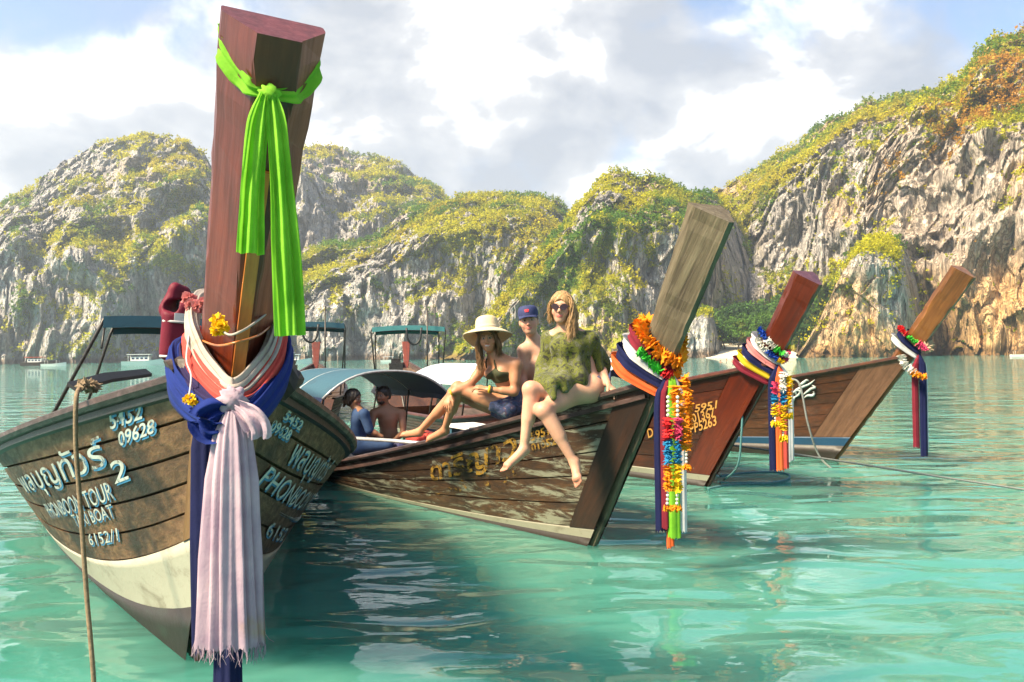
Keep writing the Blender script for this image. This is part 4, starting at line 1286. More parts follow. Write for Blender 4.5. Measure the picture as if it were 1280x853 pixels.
def post_ring(B, zc, half, dep, drop, n=40, grow=0.012, nose=0.032, lean=0.0):
    """path round the stem timber in world space: back, one side, nose, other side, back"""
    r = math.atan(B.rk); Nf = Vector((-math.cos(r), 0, -math.sin(r)))
    key = [(-dep - grow, -half * 0.5, 1), (-dep - grow, -half - grow, 0.95), (-dep * 0.6, -half - grow, 0.6), (-dep * 0.2, -max(half * 0.5, nose + 0.02) - grow, 0.2), (0.018 + grow, -nose - grow * 0.5, 0.06), (0.03 + grow, 0, 0), (0.018 + grow, nose + grow * 0.5, 0.06),
           (-dep * 0.2, max(half * 0.5, nose + 0.02) + grow, 0.2), (-dep * 0.6, half + grow, 0.6), (-dep - grow, half + grow, 0.95), (-dep - grow, half * 0.5, 1)]
    pts = []
    for u, y, k in key:
        z = zc + drop * k
        pts.append(B.w(Vector((-B.rk * z, 0, z)) + Nf * u + Vector((0, y + lean * max(0, z - 1.4), 0))))
    k_ = np.linspace(0, 1, len(pts)); q_ = np.array([list(p) for p in pts]); u_ = np.linspace(0, 1, n)
    q_ = np.stack([np.interp(u_, k_, q_[:, i]) for i in range(3)], 1)
    for _ in range(1): q_[1:-1] = 0.25 * q_[:-2] + 0.5 * q_[1:-1] + 0.25 * q_[2:]
    return q_


def vert(p, length, n=14, sway=(0, 0), lean=0.0):
    p = Vector(p)
    return [p + Vector((sway[0] * t * t, sway[1] * t * t, -length * t)) for t in np.linspace(0, 1, n)]


UP = np.array([0, 0, 1.0])
YL1 = (B1.M.to_3x3() @ Vector((0, 1, 0))); X1 = -YL1            # image-right direction across boat 1

# --- lime ribbon on the tall prow
rt = empty('ribbon', B1.w((-B1.rk * 2.55, 0, 2.55)))
tag(rt, 'lime green ribbon knotted round the tall mahogany prow with two long tails', 'ribbon')


def under(o, parent):
    mw = o.matrix_world.copy(); o.parent = parent
    o.matrix_parent_inverse = Matrix.Translation(-parent.location) if parent.type == 'EMPTY' and parent.parent is None and parent.rotation_euler.z == 0 else parent.matrix_world.inverted()
    return o


rg = post_ring(B1, 2.505, 0.162, 0.25, 0.085, n=60, grow=0.008, nose=0.076, lean=0.018)
under(sheet('ribbon_loop', rg[5:-5], UP, [0.04, 0.07, 0.085, 0.06, 0.04, 0.06, 0.085, 0.07, 0.04], 'lime_cloth', folds=2, amp=0.004, nv=17, seed=2), rt)
kp = Vector(rg[30]) + Vector((0.0, -0.015, -0.01))
under(knot('ribbon_knot', kp, 0.034, 'lime_cloth', seed=4), rt)
XR = np.array(X1)
t1 = [kp + Vector((-0.012, -0.02, 0)), kp + Vector((-0.03, -0.03, -0.10)), kp + Vector((-0.048, -0.03, -0.30)), kp + Vector((-0.058, -0.03, -0.53))]
under(sheet('ribbon_tail', spline(t1, 24), XR, [0.03, 0.065, 0.08, 0.085], 'lime_cloth', folds=1.6, amp=[0.006, 0.014, 0.02, 0.024], nv=25, seed=7), rt)
t2 = [kp + Vector((0.012, -0.015, 0)), kp + Vector((0.028, -0.015, -0.12)), kp + Vector((0.048, -0.012, -0.42)), kp + Vector((0.066, -0.012, -0.80))]
under(sheet('ribbon_tail', spline(t2, 30), XR, [0.03, 0.065, 0.085, 0.10], 'lime_cloth', folds=1.8, amp=[0.006, 0.014, 0.022, 0.026], nv=25, seed=11), rt)


def loop_cloth(name, label, pts, r0, mat, seed=0, flat=0.6, folds=9):
    pth = spline([P(*p) for p in pts], 60); n = len(pth)
    # cloth rope: pleated section that lies against what it hangs over
    o = drape(name, pth, [r0 * 0.8, r0, r0 * 1.05, r0, r0 * 0.8], [r0 * flat] * 3, mat, (0, 0, 1), folds=folds, depth=0.3, seg=56, seed=seed)
    tag(o, label, 'sash', 'coloured sashes looped round the bow')
    return o


loop_cloth('sash', 'cream cloth sash looped round the base of the tall mahogany prow',
           [(268, 372, 3.75), (246, 378, 3.6), (240, 410, 3.42), (250, 445, 3.3), (270, 475, 3.17), (291, 494, 3.07), (314, 478, 3.17), (336, 448, 3.3), (343, 415, 3.45), (334, 385, 3.6), (318, 372, 3.75)], 0.047, 'cream_cloth', 1)
loop_cloth('sash', 'coral red sash below the cream one on the bow',
           [(246, 415, 3.62), (236, 425, 3.45), (241, 452, 3.3), (262, 482, 3.15), (290, 503, 3.05), (318, 492, 3.15), (342, 458, 3.3), (350, 425, 3.45), (342, 410, 3.62)], 0.042, 'coral_cloth', 3)
loop_cloth('sash', 'dark purple sash hanging lowest round the bow',
           [(238, 440, 3.65), (226, 445, 3.48), (232, 478, 3.3), (254, 505, 3.14), (288, 522, 3.03), (318, 505, 3.14), (340, 478, 3.3), (352, 450, 3.5)], 0.055, 'purple_cloth', 5)
loop_cloth('sash', 'royal blue sash drawn up the right flank of the bow',
           [(282, 528, 3.02), (306, 524, 3.05), (330, 500, 3.18), (349, 470, 3.35), (354, 440, 3.52), (344, 420, 3.7)], 0.06, 'royal_cloth', 7)
loop_cloth('sash', 'teal blue sash end hooked over the left bow rail',
           [(232, 432, 3.6), (219, 448, 3.45), (222, 480, 3.3), (240, 505, 3.18), (268, 526, 3.04)], 0.055, 'royal_cloth', 9)
kk = P(291, 500, 3.0)
lav = drape('sash', [P(291, 515, 2.99), P(290, 545, 2.98), P(289, 600, 2.98), P(288, 700, 2.98), P(288, 806, 2.98)], [0.03, 0.065, 0.085, 0.10, 0.113], [0.028, 0.045, 0.055, 0.06, 0.065], 'lavender_cloth', (1, 0, 0), folds=11, depth=0.26, seg=110, seed=3, fray=150)
tag(lav, 'long frayed lavender cloth hanging from a knot at the bow', 'cloth')
knot('cloth_knot', kk, 0.052, 'lavender_cloth', lav, 5)
sheet('cloth_tail', spline([P(296, 508, 2.95), P(312, 520, 2.93), P(322, 535, 2.93), P(324, 548, 2.94)], 12), (1, 0, 0.3), [0.05, 0.085, 0.10, 0.08], 'lavender_cloth', 2, 0.016, parent=lav, seed=3)
nb = drape('sash', [P(262, 515, 3.12), P(258, 560, 3.1), P(257, 680, 3.1), P(256, 816, 3.1)], [0.05, 0.055, 0.05, 0.04], [0.03] * 4, 'navy_cloth', (1, 0, 0), folds=6, depth=0.2, seed=6)
tag(nb, 'navy cloth hanging behind the left edge of the lavender cloth', 'cloth')
nb2 = drape('sash', [P(288, 520, 3.13), P(287, 640, 3.12), P(286, 760, 3.12), P(286, 858, 3.12)], [0.03, 0.035, 0.045, 0.05], [0.025] * 4, 'navy_cloth', (1, 0, 0), folds=6, depth=0.2, seed=8)
tag(nb2, 'navy cloth end showing below the lavender fringe', 'cloth')
rd = drape('sash', [P(291, 700, 3.09), P(291, 760, 3.09), P(291, 790, 3.09)], [0.012, 0.02, 0.02], [0.012] * 3, 'coral_cloth', (1, 0, 0), folds=4, depth=0.2, seed=9)
tag(rd, 'strip of red cloth between the lavender folds', 'cloth')
bw = sheet('sash', spline([P(288, 512, 3.0), P(268, 515, 2.97), P(254, 525, 2.96), P(262, 540, 2.96), P(280, 536, 2.98)], 22), (0.2, 0, 1), [0.05, 0.10, 0.11, 0.09, 0.05], 'royal_cloth', 2, 0.02, seed=5)
tag(bw, 'bright blue cloth bow beside the lavender knot', 'cloth')

# --- flowers and strings on the tall prow
f1 = pom('yellow_blossom', [P(272, 401, 3.12), P(277, 408, 3.1), P(271, 412, 3.12)], 0.03, 'yellow_flower', seed=2)
tag(f1, 'yellow flower tuft tied to the foot of the mahogany prow', 'flower')
f2 = pom('yellow_blossom', [P(234, 500, 3.1), P(240, 503, 3.08), P(238, 498, 3.1)], 0.02, 'yellow_flower', seed=3)
tag(f2, 'small yellow flower dangling on a string over the blue sash', 'flower')
m = MB(); m.tube(spline([P(236, 420, 3.35), P(233, 450, 3.22), P(239, 470, 3.15), P(236, 498, 3.1)], 14), 0.0035, 5)
s1 = m.build('string', MATS['white_cloth'], f2)
f3 = pom('pink_blossom', [P(236, 374, 3.5), P(239, 383, 3.48), P(248, 383, 3.45), P(257, 379, 3.42)], 0.03, 'pink_cloth', seed=5, pet=0.6)
tag(f3, 'faded pink flower beside the maroon life jacket', 'flower')
for i, pts in enumerate([[(256, 382, 3.4), (268, 400, 3.25), (284, 418, 3.06), (302, 414, 2.98), (326, 398, 3.2), (340, 385, 3.4)], [(250, 425, 3.35), (272, 432, 3.1), (296, 428, 2.99), (322, 420, 3.15), (338, 408, 3.4)]]):
    m = MB(); m.tube(spline([P(*p) for p in pts], 24), 0.005, 5)
    tag(m.build('cord', MATS['batten_orange'] if i else MATS['cream_cloth'], None), ['pale cord tied across the foot of the mahogany prow', 'orange cord wound below the pale cord on the prow'][i], 'cord')

# --- sash and garlands, boat with the people
X2 = np.array(B2.M.to_3x3() @ Vector((0, -1, 0)))


def striped_sash(B, label, zc, half, dep, drop, mats, w, tails, xdir, parent_group, seed=0, bulge=0.04):
    root = empty('sash', B.w((-B.rk * zc, 0, zc))); tag(root, label, 'sash')
    n = len(mats)
    for i, mt in enumerate(mats):
        rg = post_ring(B, zc - 0.02 - w * i, half + 0.02 + 0.006 * i, dep + 0.05, drop - 0.02 * i, n=44, grow=0.014 + bulge * i / n)
        under(sheet('sash_band', rg, UP, [w * 1.5, w * 1.6, w * 1.2, w * 1.0, w * 1.2, w * 1.6, w * 1.5], mt, 1.5, 0.005, nv=9, seed=seed + i), root)
    nose = Vector(post_ring(B, zc - 0.06, half, dep, drop, n=41, grow=0.03)[20])
    for j, (dx, L, wd, mt, dy) in enumerate(tails):
        p0 = nose + Vector(xdir) * dx + Vector((0, -0.02 - dy, -0.0))
        pts = [nose + Vector((0, -0.01, 0.02)), nose + Vector(xdir) * dx * 0.6 + Vector((0, -0.02 - dy, -0.08)), p0 + Vector((0, 0, -0.25)), p0 + Vector((0, 0, -L))]
        under(drape('sash_tail', spline(pts, 22), [wd * 0.5, wd * 0.8, wd, wd], [wd * 0.4, wd * 0.5, wd * 0.55, wd * 0.5], mt, xdir, folds=5, depth=0.2, seg=30, seed=seed + 20 + j), root)
    return root


XB = np.array([1.0, 0, 0])
striped_sash(B2, 'orange, navy, white and maroon sash tied round the grey weathered prow', 1.52, 0.16, 0.27, 0.10, ['maroon_cloth', 'white_cloth', 'navy_cloth', 'orange_cloth'], 0.055,
             [(-0.085, 1.12, 0.038, 'navy_cloth', 0.0), (-0.05, 1.10, 0.038, 'maroon_cloth', 0.02), (0.0, 1.16, 0.045, 'lime_cloth', 0.03), (0.062, 1.12, 0.028, 'white_cloth', 0.02), (-0.02, 1.24, 0.026, 'orange_cloth', -0.01)], XB, None, seed=3)


def garland(label, group=None, loc=(0, 0, 0)):
    r = empty('flower_garland', loc); return tag(r, label, 'garland', group)


d2 = 5.72
g = garland('orange marigold garland ringed round the grey weathered prow', loc=P(845, 470, d2))
rg = post_ring(B2, 1.56, 0.145, 0.25, 0.12, n=40, grow=0.035)
under(flowers('marigold_ring', rg, 0.05, 'marigold', seed=1, step=0.4), g)
under(flowers('marigold_strand', spline([P(842, 482, d2 - .12), P(848, 505, d2 - .14), P(852, 535, d2 - .14), P(853, 562, d2 - .14)], 12), 0.045, 'marigold', seed=2, step=0.4), g)
under(flowers('marigold_strand', spline([P(856, 470, d2), P(860, 500, d2), P(860, 530, d2), P(858, 560, d2)], 12), 0.036, 'marigold', seed=3, step=0.4), g)
under(beads('bead_string', [P(858, 562, d2), P(858, 580, d2)], 0.011, 'white_flower'), g)
under(flowers('marigold_pom', [P(853, 584, d2), P(863, 585, d2)], 0.026, 'marigold', seed=4, step=0.4), g)
g = garland('green and red flower ring below the marigold ring', loc=P(815, 485, d2))
rg = post_ring(B2, 1.47, 0.15, 0.26, 0.12, n=60, grow=0.045)
under(flowers('green_section', rg[37:48], 0.036, 'green_flower', seed=5, step=0.4), g)
under(flowers('red_section', rg[29:38], 0.036, 'red_flower', seed=6, step=0.4), g)
under(flowers('red_section', rg[14:30], 0.034, 'marigold', seed=7, step=0.4), g)
for k, (x0, lab) in enumerate(((835, 'hanging garland of red, blue and marigold flowers over the lime tail'), (847, 'second hanging garland of red, blue and marigold beside the white tail'))):
    dd = d2 - 0.20
    g = garland(lab, loc=P(x0, 500, dd))
    under(beads('bead_string', [P(x0, 494, dd), P(x0, 522, dd)], 0.013, 'white_flower'), g)
    under(flowers('red_section', [P(x0, 522, dd), P(x0, 550, dd)], 0.036, 'pink_flower' if k else 'red_flower', seed=8 + k, step=0.4), g)
    under(flowers('blue_section', [P(x0, 550, dd), P(x0, 580, dd)], 0.032, 'blue_flower', seed=10 + k, step=0.4), g)
    under(flowers('marigold_section', [P(x0, 580, dd), P(x0, 612, dd)], 0.032, 'yellow_flower' if k else 'marigold', seed=12 + k, step=0.4), g)
    under(beads('bead_string', [P(x0, 612, dd), P(x0 - 1, 632, dd)], 0.012, 'white_flower'), g)
    under(flowers('marigold_pom', [P(x0 - 6, 635, dd), P(x0, 637, dd), P(x0 + 5, 635, dd)], 0.024, 'marigold', seed=14 + k, step=0.4), g)

# --- red boat
d3 = 8.45
striped_sash(B3, 'maroon, yellow, navy, coral and white sash tied round the red prow', 1.52, 0.16, 0.25, 0.10, ['white_cloth', 'pink_cloth', 'navy_cloth', 'yellow_cloth', 'maroon_cloth'], 0.05,
             [(-0.075, 1.10, 0.045, 'navy_cloth', 0.0), (-0.01, 1.10, 0.04, 'orange_cloth', 0.02), (0.045, 1.08, 0.032, 'coral_cloth', 0.02), (0.10, 1.00, 0.042, 'white_cloth', 0.0)], XB, None, seed=13)
g = garland('multicoloured flower ring round the red prow', loc=P(960, 460, d3))
rg = post_ring(B3, 1.60, 0.15, 0.25, 0.10, n=60, grow=0.03)
for k, mt in enumerate(['royal_flower', 'white_flower', 'green_flower', 'white_flower', 'pink_flower', 'yellow_flower', 'green_flower', 'red_flower']):
    under(flowers('flower_section', rg[52 - 6 * k - 6:52 - 6 * k + 1], 0.036, mt, seed=20 + k, step=0.4), g)
rg = post_ring(B3, 1.53, 0.15, 0.25, 0.10, n=60, grow=0.04)
for k, mt in enumerate(['white_flower', 'royal_flower', 'yellow_flower', 'pink_flower', 'marigold', 'white_flower']):
    under(flowers('flower_section', rg[50 - 7 * k - 7:50 - 7 * k + 1], 0.034, mt, seed=40 + k, step=0.4), g)
for k, (x0, y0, y1, lab) in enumerate(((969, 478, 530, 'pink, teal and yellow flower strand hanging from the red prow'), (979, 465, 548, 'longest yellow flower strand hanging from the red prow'), (986, 470, 520, 'outermost yellow flower strand hanging from the red prow'))):
    dd = d3 - 0.28
    g = garland(lab, loc=P(x0, y0, dd)); L = y1 - y0
    under(flowers('flower_section', [P(x0, y0, dd), P(x0, y0 + L * 0.3, dd)], 0.04, ['pink_flower', 'white_flower', 'yellow_flower'][k], seed=60 + k, step=0.4), g)
    under(flowers('flower_section', [P(x0, y0 + L * 0.3, dd), P(x0, y0 + L * 0.5, dd)], 0.04, ['blue_flower', 'blue_flower', 'marigold'][k], seed=63 + k, step=0.4), g)
    under(flowers('flower_section', [P(x0, y0 + L * 0.5, dd), P(x0, y1 - 10, dd)], 0.04, 'yellow_flower', seed=66 + k, step=0.4), g)
    under(beads('bead_string', [P(x0, y1 - 12, dd), P(x0, y1 - 2, dd)], 0.012, 'white_flower'), g)
    under(flowers('flower_pom', [P(x0 - 5, y1, dd), P(x0 + 5, y1, dd)], 0.036, 'yellow_flower', seed=70 + k, step=0.4), g)

# --- brown boat
d4 = 10.7
striped_sash(B4, 'navy and maroon cloth with two long tails tied round the golden brown prow', 1.60, 0.15, 0.24, 0.08, ['navy_cloth', 'white_cloth'], 0.05,
             [(-0.06, 1.22, 0.042, 'maroon_cloth', 0.0), (0.03, 1.34, 0.045, 'navy_cloth', 0.02), (0.08, 1.25, 0.02, 'white_cloth', 0.0)], XB, None, seed=33)
g = garland('dried pale flower wreath round the golden brown prow', loc=P(1135, 440, d4))
rg = post_ring(B4, 1.66, 0.15, 0.25, 0.06, n=60, grow=0.05)
for k, mt in enumerate(['red_flower', 'green_flower', 'pink_flower', 'dried_flower', 'dried_flower', 'white_flower', 'dried_flower']):
    under(flowers('flower_section', rg[54 - 7 * k - 7:54 - 7 * k + 1], [0.04, 0.035, 0.045, 0.07, 0.075, 0.06, 0.065][k], mt, seed=80 + k, step=0.35), g)
under(flowers('flower_section', spline([P(1126, 444, d4), P(1131, 456, d4 - .05), P(1140, 464, d4 - .08), P(1146, 468, d4 - .1)], 10), 0.05, 'white_flower', seed=90, step=0.4), g)
under(flowers('flower_section', spline([P(1140, 465, d4 - .1), P(1150, 470, d4 - .12), P(1158, 471, d4 - .12)], 10), 0.045, 'marigold', seed=91, step=0.4), g)

# ------------------------------------------------------------------ ropes
def rope(label, pts, r, mat, n=60):
    m = MB(); m.tube(spline(pts, n), r, 6)
    return tag(m.build('rope', MATS[mat]), label, 'rope')


o = rope('tan rope hanging from the left bow rail into the water', [P(112, 480, 4.2), P(99, 486, 4.05), P(95, 505, 3.98), P(95, 560, 3.98), P(101, 640, 3.98), P(108, 740, 3.95), P(117, 850, 3.9), P(118, 930, 3.9)], 0.0115, 'rope_tan')
ft = flowers('frayed_end', [P(98, 484, 4.05), P(110, 482, 4.1), P(118, 484, 4.15)], 0.035, 'rope_tan', o, seed=4, step=0.3)
rope('long grey mooring line running from the red boat over the water', [P(880, 552, 11.5), P(960, 563, 10.2), P(1060, 578, 9.6), P(1180, 597, 9.2), P(1290, 614, 9.0), P(1500, 650, 8.6)], 0.013, 'rope_grey')
rope('grey rope slung down the side of the blue striped boat', [P(988, 473, 11.2), P(1000, 482, 11.05), P(1010, 530, 11.0), P(1024, 570, 11.05), P(1046, 592, 10.9)], 0.014, 'rope_grey')
rope('teal rope trailing from the red boat into the water', [P(928, 520, 9.0), P(927, 540, 9.0), P(924, 575, 9.05), P(917, 590, 9.2), P(905, 600, 9.6)], 0.012, 'rope_teal')
lp = [on_water(x, y) + Vector((0, 0, 0.008)) for x, y in ((885, 612), (905, 608), (930, 606), (960, 605), (984, 600), (985, 594), (965, 591), (930, 592), (900, 596))]
rope('dark rope floating in a loose loop on the water by the red boat', lp, 0.014, 'rope_teal', 80)

# ------------------------------------------------------------------ moored boats farther out, sterns this way
for i, (sx, sy, ph, mat, lab, half, zt) in enumerate(((-5.1, 19.5, 192, 'canopy_blue', 'moored boat behind with a blue flat canopy on black hoops', 1.0, 2.45), (-2.7, 21.0, 188, 'canopy_teal', 'moored boat behind with a teal flat canopy and stern engine', 1.0, 2.38))):
    aft = Vector((-math.sin(R(ph)), math.cos(R(ph)), 0))
    Bk = Boat(Vector((sx, sy, 0)) - aft * 9.0, ph, rake=36, sbow=1.35, smid=0.55, Ls=5, sp=1.5, Bg=1.05, Lb=4.5, Lg=4.0)
    rb = empty('longtail_boat'); rb.matrix_world = Bk.M; tag(rb, lab, 'boat', 'boats moored farther out')
    build_hull(Bk, rb, dict(zl=zl3, strakes=5, seed=20 + i, plank='brown_plank', inner='dark_wood', qb=0.4, board='stem_dark', rail=(0.09, 0.055), railmat='rail_wood', rub=0.0,
                            bands=[(zl3, zd3, 'band_pale', 'boot_stripe'), (zd3, low, 'bottom_dark', 'keel_planking')]))
    build_post(Bk, rb, -0.4, 2.0, 'post_mahogany')
    flat_canopy(Bk, rb, 4.4, 8.2, half, zt, mat, 'canopy_navy')
    # stern engine on its pivot with the long propeller shaft swung up
    c = Vector((8.5, -0.35, 1.25))
    m = MB(); m.box(c, (0.62, 0.36, 0.30)); m.box(c + Vector((-0.1, 0, 0.2)), (0.36, 0.26, 0.14)); m.build('engine_block', MATS['steel_dark'], rb, smooth=False)
    m = MB(); m.lathe([(0.02, 0.05), (0.15, 0.05), (0.16, 0.02), (0.15, -0.02), (0.02, -0.02)], c + Vector((-0.38, 0, 0.05)), 14, Matrix.Rotation(R(90), 3, 'Y')); m.build('engine_fan', MATS['steel_dark'], rb)
    m = MB(); m.tube([c + Vector((0.1, 0.1, 0.3)), c + Vector((0.3, 0.12, 0.42)), c + Vector((0.7, 0.14, 0.44))], 0.035, 7); m.build('exhaust', MATS['steel_pale'], rb)
    m = MB(); m.tube([c + Vector((0.2, 0, -0.05)), c + Vector((1.2, 0.1, -0.35)), c + Vector((2.6, 0.2, -0.9))], 0.028, 7); m.build('tail_shaft', MATS['steel_dark'], rb)
    m = MB(); m.tube([c + Vector((-0.2, 0.1, 0.1)), c + Vector((-1.3, 0.1, 0.28))], 0.016, 6); m.build('tiller', MATS['steel_dark'], rb)
    m = MB(); m.box((8.5, -0.35, 0.82), (0.10, 0.10, 0.6)); m.build('engine_stand', MATS['dark_wood'], rb, smooth=False)
    m = MB(); m.tube([(7.9, 0.5, 0.5), (7.9, 0.52, 2.9)], 0.02, 6); m.build('flag_pole', MATS['steel_dark'], rb)
    # rolled black tarp hung under the canopy
    m = MB(); m.tube(spline([(8.1, 0.35, zt - 0.02), (8.12, 0.3, zt - 0.35), (8.12, 0.15, zt - 0.48), (8.12, -0.02, zt - 0.35), (8.1, -0.06, zt - 0.02)], 16), 0.03, 6); m.build('strap', MATS['tarp_black'], rb)

# ------------------------------------------------------------------ far boats by the cliffs
def far_boat(label, px, py, d, L, hullc, roofc, rz, cabin=True):
    c = P(px, py, d); c.z = 0
    r = empty('tour_boat', c, rz); tag(r, label, 'boat', 'boats far off near the cliffs')
    n = 12; V = []
    for i in range(n):
        t = i / (n - 1); x = -L / 2 + L * t; w = L * 0.14 * (1 - max(0, (t - 0.5) / 0.5) ** 2.2) + 0.05; h = L * 0.10 * (1 + 0.7 * t ** 3)
        V += [(x, -w, h), (x, -w * 0.75, -0.2), (x, w * 0.75, -0.2), (x, w, h)]
    f = [tuple(int(a) for a in q) for q in grid_faces(n, 4)] + [(0, 3, 2, 1)] + [(4 * i + 3, 4 * i, 4 * i + 4, 4 * i + 7) for i in range(n - 1)]
    m = MB(); m.add(V, f); m.build('hull', MATS[hullc], r, smooth=False)
    if cabin:
        m = MB(); m.box((-L * 0.08, 0, L * 0.16), (L * 0.42, L * 0.2, L * 0.10)); m.build('cabin', MATS['white_paint'], r, smooth=False)
        for k in range(4):
            m = MB(); m.box((-L * 0.08 - L * 0.15 + L * 0.1 * k, 0, L * 0.17), (L * 0.06, L * 0.205, L * 0.045)); m.build('window', MATS['canopy_navy'], r, smooth=False)
    m = MB(); m.box((-L * 0.1, 0, L * 0.27), (L * 0.55, L * 0.25, L * 0.015)); m.build('roof', MATS[roofc], r, smooth=False)
    for sx in (-0.34, 0.14):
        for sy in (-0.11, 0.11):
            m = MB(); m.tube([(L * sx, L * sy, L * 0.10), (L * sx, L * sy, L * 0.27)], L * 0.006, 5); m.build('roof_post', MATS['white_paint'], r)


far_boat('far boat with an orange roof below the left cliff', 48, 462, 230, 9, 'brown_plank', 'orange_cloth', 0.1)
far_boat('far white speedboat beside the orange roofed boat', 68, 463, 200, 6, 'white_paint', 'canopy_blue', 0.0, False)
far_boat('far white boat with a cabin left of the lime ribbon tail', 180, 458, 200, 10, 'white_paint', 'white_paint', 0.2)
far_boat('far white tour boat with a row of cabin windows', 368, 456, 190, 8, 'white_paint', 'canopy_white', 0.15)
far_boat('far small white boat off the middle cliff', 488, 455, 210, 5, 'white_paint', 'canopy_white', 0.0, False)
far_boat('far white longtail boat below the right cliff', 1278, 433, 150, 4, 'white_paint', 'canopy_blue', -0.2, False)

# ------------------------------------------------------------------ beach and shore trees
simple('sand', (0.55, 0.50, 0.40), 0.9, 0.1, 0.4)
xs = np.linspace(0, 1, 16); a = P(885, 447, 205); b = P(1015, 443, 190)
V = []
for t in xs:
    p = a * (1 - t) + b * t; wv = 1.6 * math.sin(7 * t)
    V += [(p.x, p.y + wv, -0.3), (p.x, p.y + 4 + wv, 0.35), (p.x, p.y + 14, 1.6), (p.x, p.y + 50, 4.0)]
o = mesh_np('beach', V, grid_faces(16, 4)[:, ::-1], MATS['sand']); tag(o, 'narrow white sand beach below the shore trees', 'beach', kind='structure')
trk = simple('bark', (0.10, 0.075, 0.05), 0.9, 0.3, 3)


def tree(px, py, d, h, lab, colr, seed, spread=0.42):
    rng = np.random.RandomState(seed); base = P(px, py, d); base.z = 0.4
    r = empty('shore_tree', base); tag(r, lab, 'tree', 'trees behind the beach')
    top = Vector((rng.randn() * 0.05 * h, rng.randn() * 0.03 * h, h * 0.7))
    m = MB(); m.tube(spline([(0, 0, -0.5), (0.03 * h, 0, h * 0.25), top * 0.75, top], 10), np.linspace(0.035 * h, 0.008 * h, 10), 7)
    ends = []
    for k in range(6):
        a = rng.rand() * 6.28; z0 = h * (0.3 + 0.08 * k); e = Vector((math.cos(a) * h * spread * 0.8, math.sin(a) * h * spread * 0.8, z0 + h * (0.12 + 0.15 * rng.rand())))
        m.tube([top * (z0 / (h * 0.7)), (top * (z0 / (h * 0.7)) + e) * 0.5 + Vector((0, 0, 0.03 * h)), e], [0.012 * h, 0.008 * h, 0.004 * h], 5); ends.append(e)
    m.build('trunk', trk, r)
    n = 260
    cl = [np.array(e) for e in ends] + [np.array((rng.randn() * h * 0.12, rng.randn() * h * 0.12, h * (0.7 + 0.2 * rng.rand()))) for _ in range(5)]
    ctr = np.array([cl[rng.randint(len(cl))] for _ in range(n)]); dv = rng.randn(n, 3); dv /= np.linalg.norm(dv, axis=1)[:, None]
    P0 = ctr + dv * (h * 0.16 * rng.rand(n, 1) ** 0.4) * np.array([1.2, 1.2, 0.75])
    c = np.array(colr) * (0.6 + 0.8 * rng.rand(n, 1))
    f = foliage_np('crown', P0, dv, np.full(n, 0.075 * h) * (0.6 + 0.8 * rng.rand(n)), c, rng, ntri=9, up=0.2)
    f.parent = r


TG, TD, TY = (0.10, 0.20, 0.03), (0.05, 0.11, 0.025), (0.19, 0.24, 0.03)
for i, (px, py, d, h, cc) in enumerate(((905, 446, 222, 9, TD), (922, 446, 218, 10, TG), (938, 445, 216, 9.5, TY), (954, 445, 214, 11, TG), (968, 444, 222, 13, TD), (982, 444, 212, 10, TG), (996, 444, 206, 8, TD), (930, 440, 236, 15, TD), (958, 436, 238, 17, TG), (912, 440, 240, 14, TG), (985, 432, 235, 15, TD))):
    tree(px, py, d, h, ['dark green tree growing against the small limestone stack', 'mid green round tree between the stack and the bright tree', 'bright yellow green tree beside the beach',
                        'mid green tree beside the bright yellow green tree', 'dark green tree standing behind the middle of the beach', 'mid green low tree near the pale buttress',
                        'smallest dark green tree at the foot of the pale buttress', 'tall dark green tree rising behind the bright yellow green tree', 'tallest mid green tree behind the beach',
                        'tall mid green tree rising behind the small limestone stack', 'tall dark green tree rising behind the pale buttress'][i], cc, 100 + i)
# ------------------------------------------------------------------ people
SKIN = vcol_mat('skin', rough=0.5, sss=0.12, bump=0.0006, bscale=220, spec=0.35)


def hair_mat(name, c1, c2):
    m, t, b = new_mat(name)
    tc = t.n('ShaderNodeTexCoord')
    n1 = t.noise(t.mapping(tc.outputs['Object'], (60, 60, 8)), 1.0, 4, 0.6)
    t.set(b, 'Base Color', t.ramp(n1, [(0.3, c1), (0.7, c2)])); t.set(b, 'Roughness', 0.42)
    tr = t.n('ShaderNodeBsdfTranslucent'); t.set(tr, 0, c2)
    ms = t.n('ShaderNodeMixShader'); t.set(ms, 0, 0.2); t.set(ms, 1, b); t.set(ms, 2, tr)
    t.set([n for n in t.t.nodes if n.type == 'OUTPUT_MATERIAL'][0], 0, ms)
    return m


hair_mat('hair_blonde', (0.26, 0.135, 0.05), (0.52, 0.33, 0.15))
hair_mat('hair_brown', (0.09, 0.042, 0.016), (0.30, 0.165, 0.07))
hair_mat('hair_dark', (0.010, 0.007, 0.005), (0.03, 0.02, 0.014))
simple('straw', (0.58, 0.46, 0.29), 0.85, 0.12, 60, bump=0.003)
simple('hat_band', (0.48, 0.40, 0.28), 0.8, 0.1, 30)
simple('cap_navy', (0.014, 0.022, 0.085), 0.8, 0.2, 40, bump=0.001)
simple('cap_red', (0.50, 0.02, 0.03), 0.7, 0.15, 40)
simple('lens_dark', (0.022, 0.010, 0.018), 0.08, 0.1, 5)
simple('bikini_olive', (0.028, 0.032, 0.010), 0.8, 0.2, 40)
simple('bracelet_yellow', (0.62, 0.36, 0.01), 0.6, 0.1, 40)
simple('bracelet_black', (0.012, 0.010, 0.010), 0.6, 0.1, 40)
simple('shirt_blue', (0.010, 0.035, 0.10), 0.85, 0.25, 14)


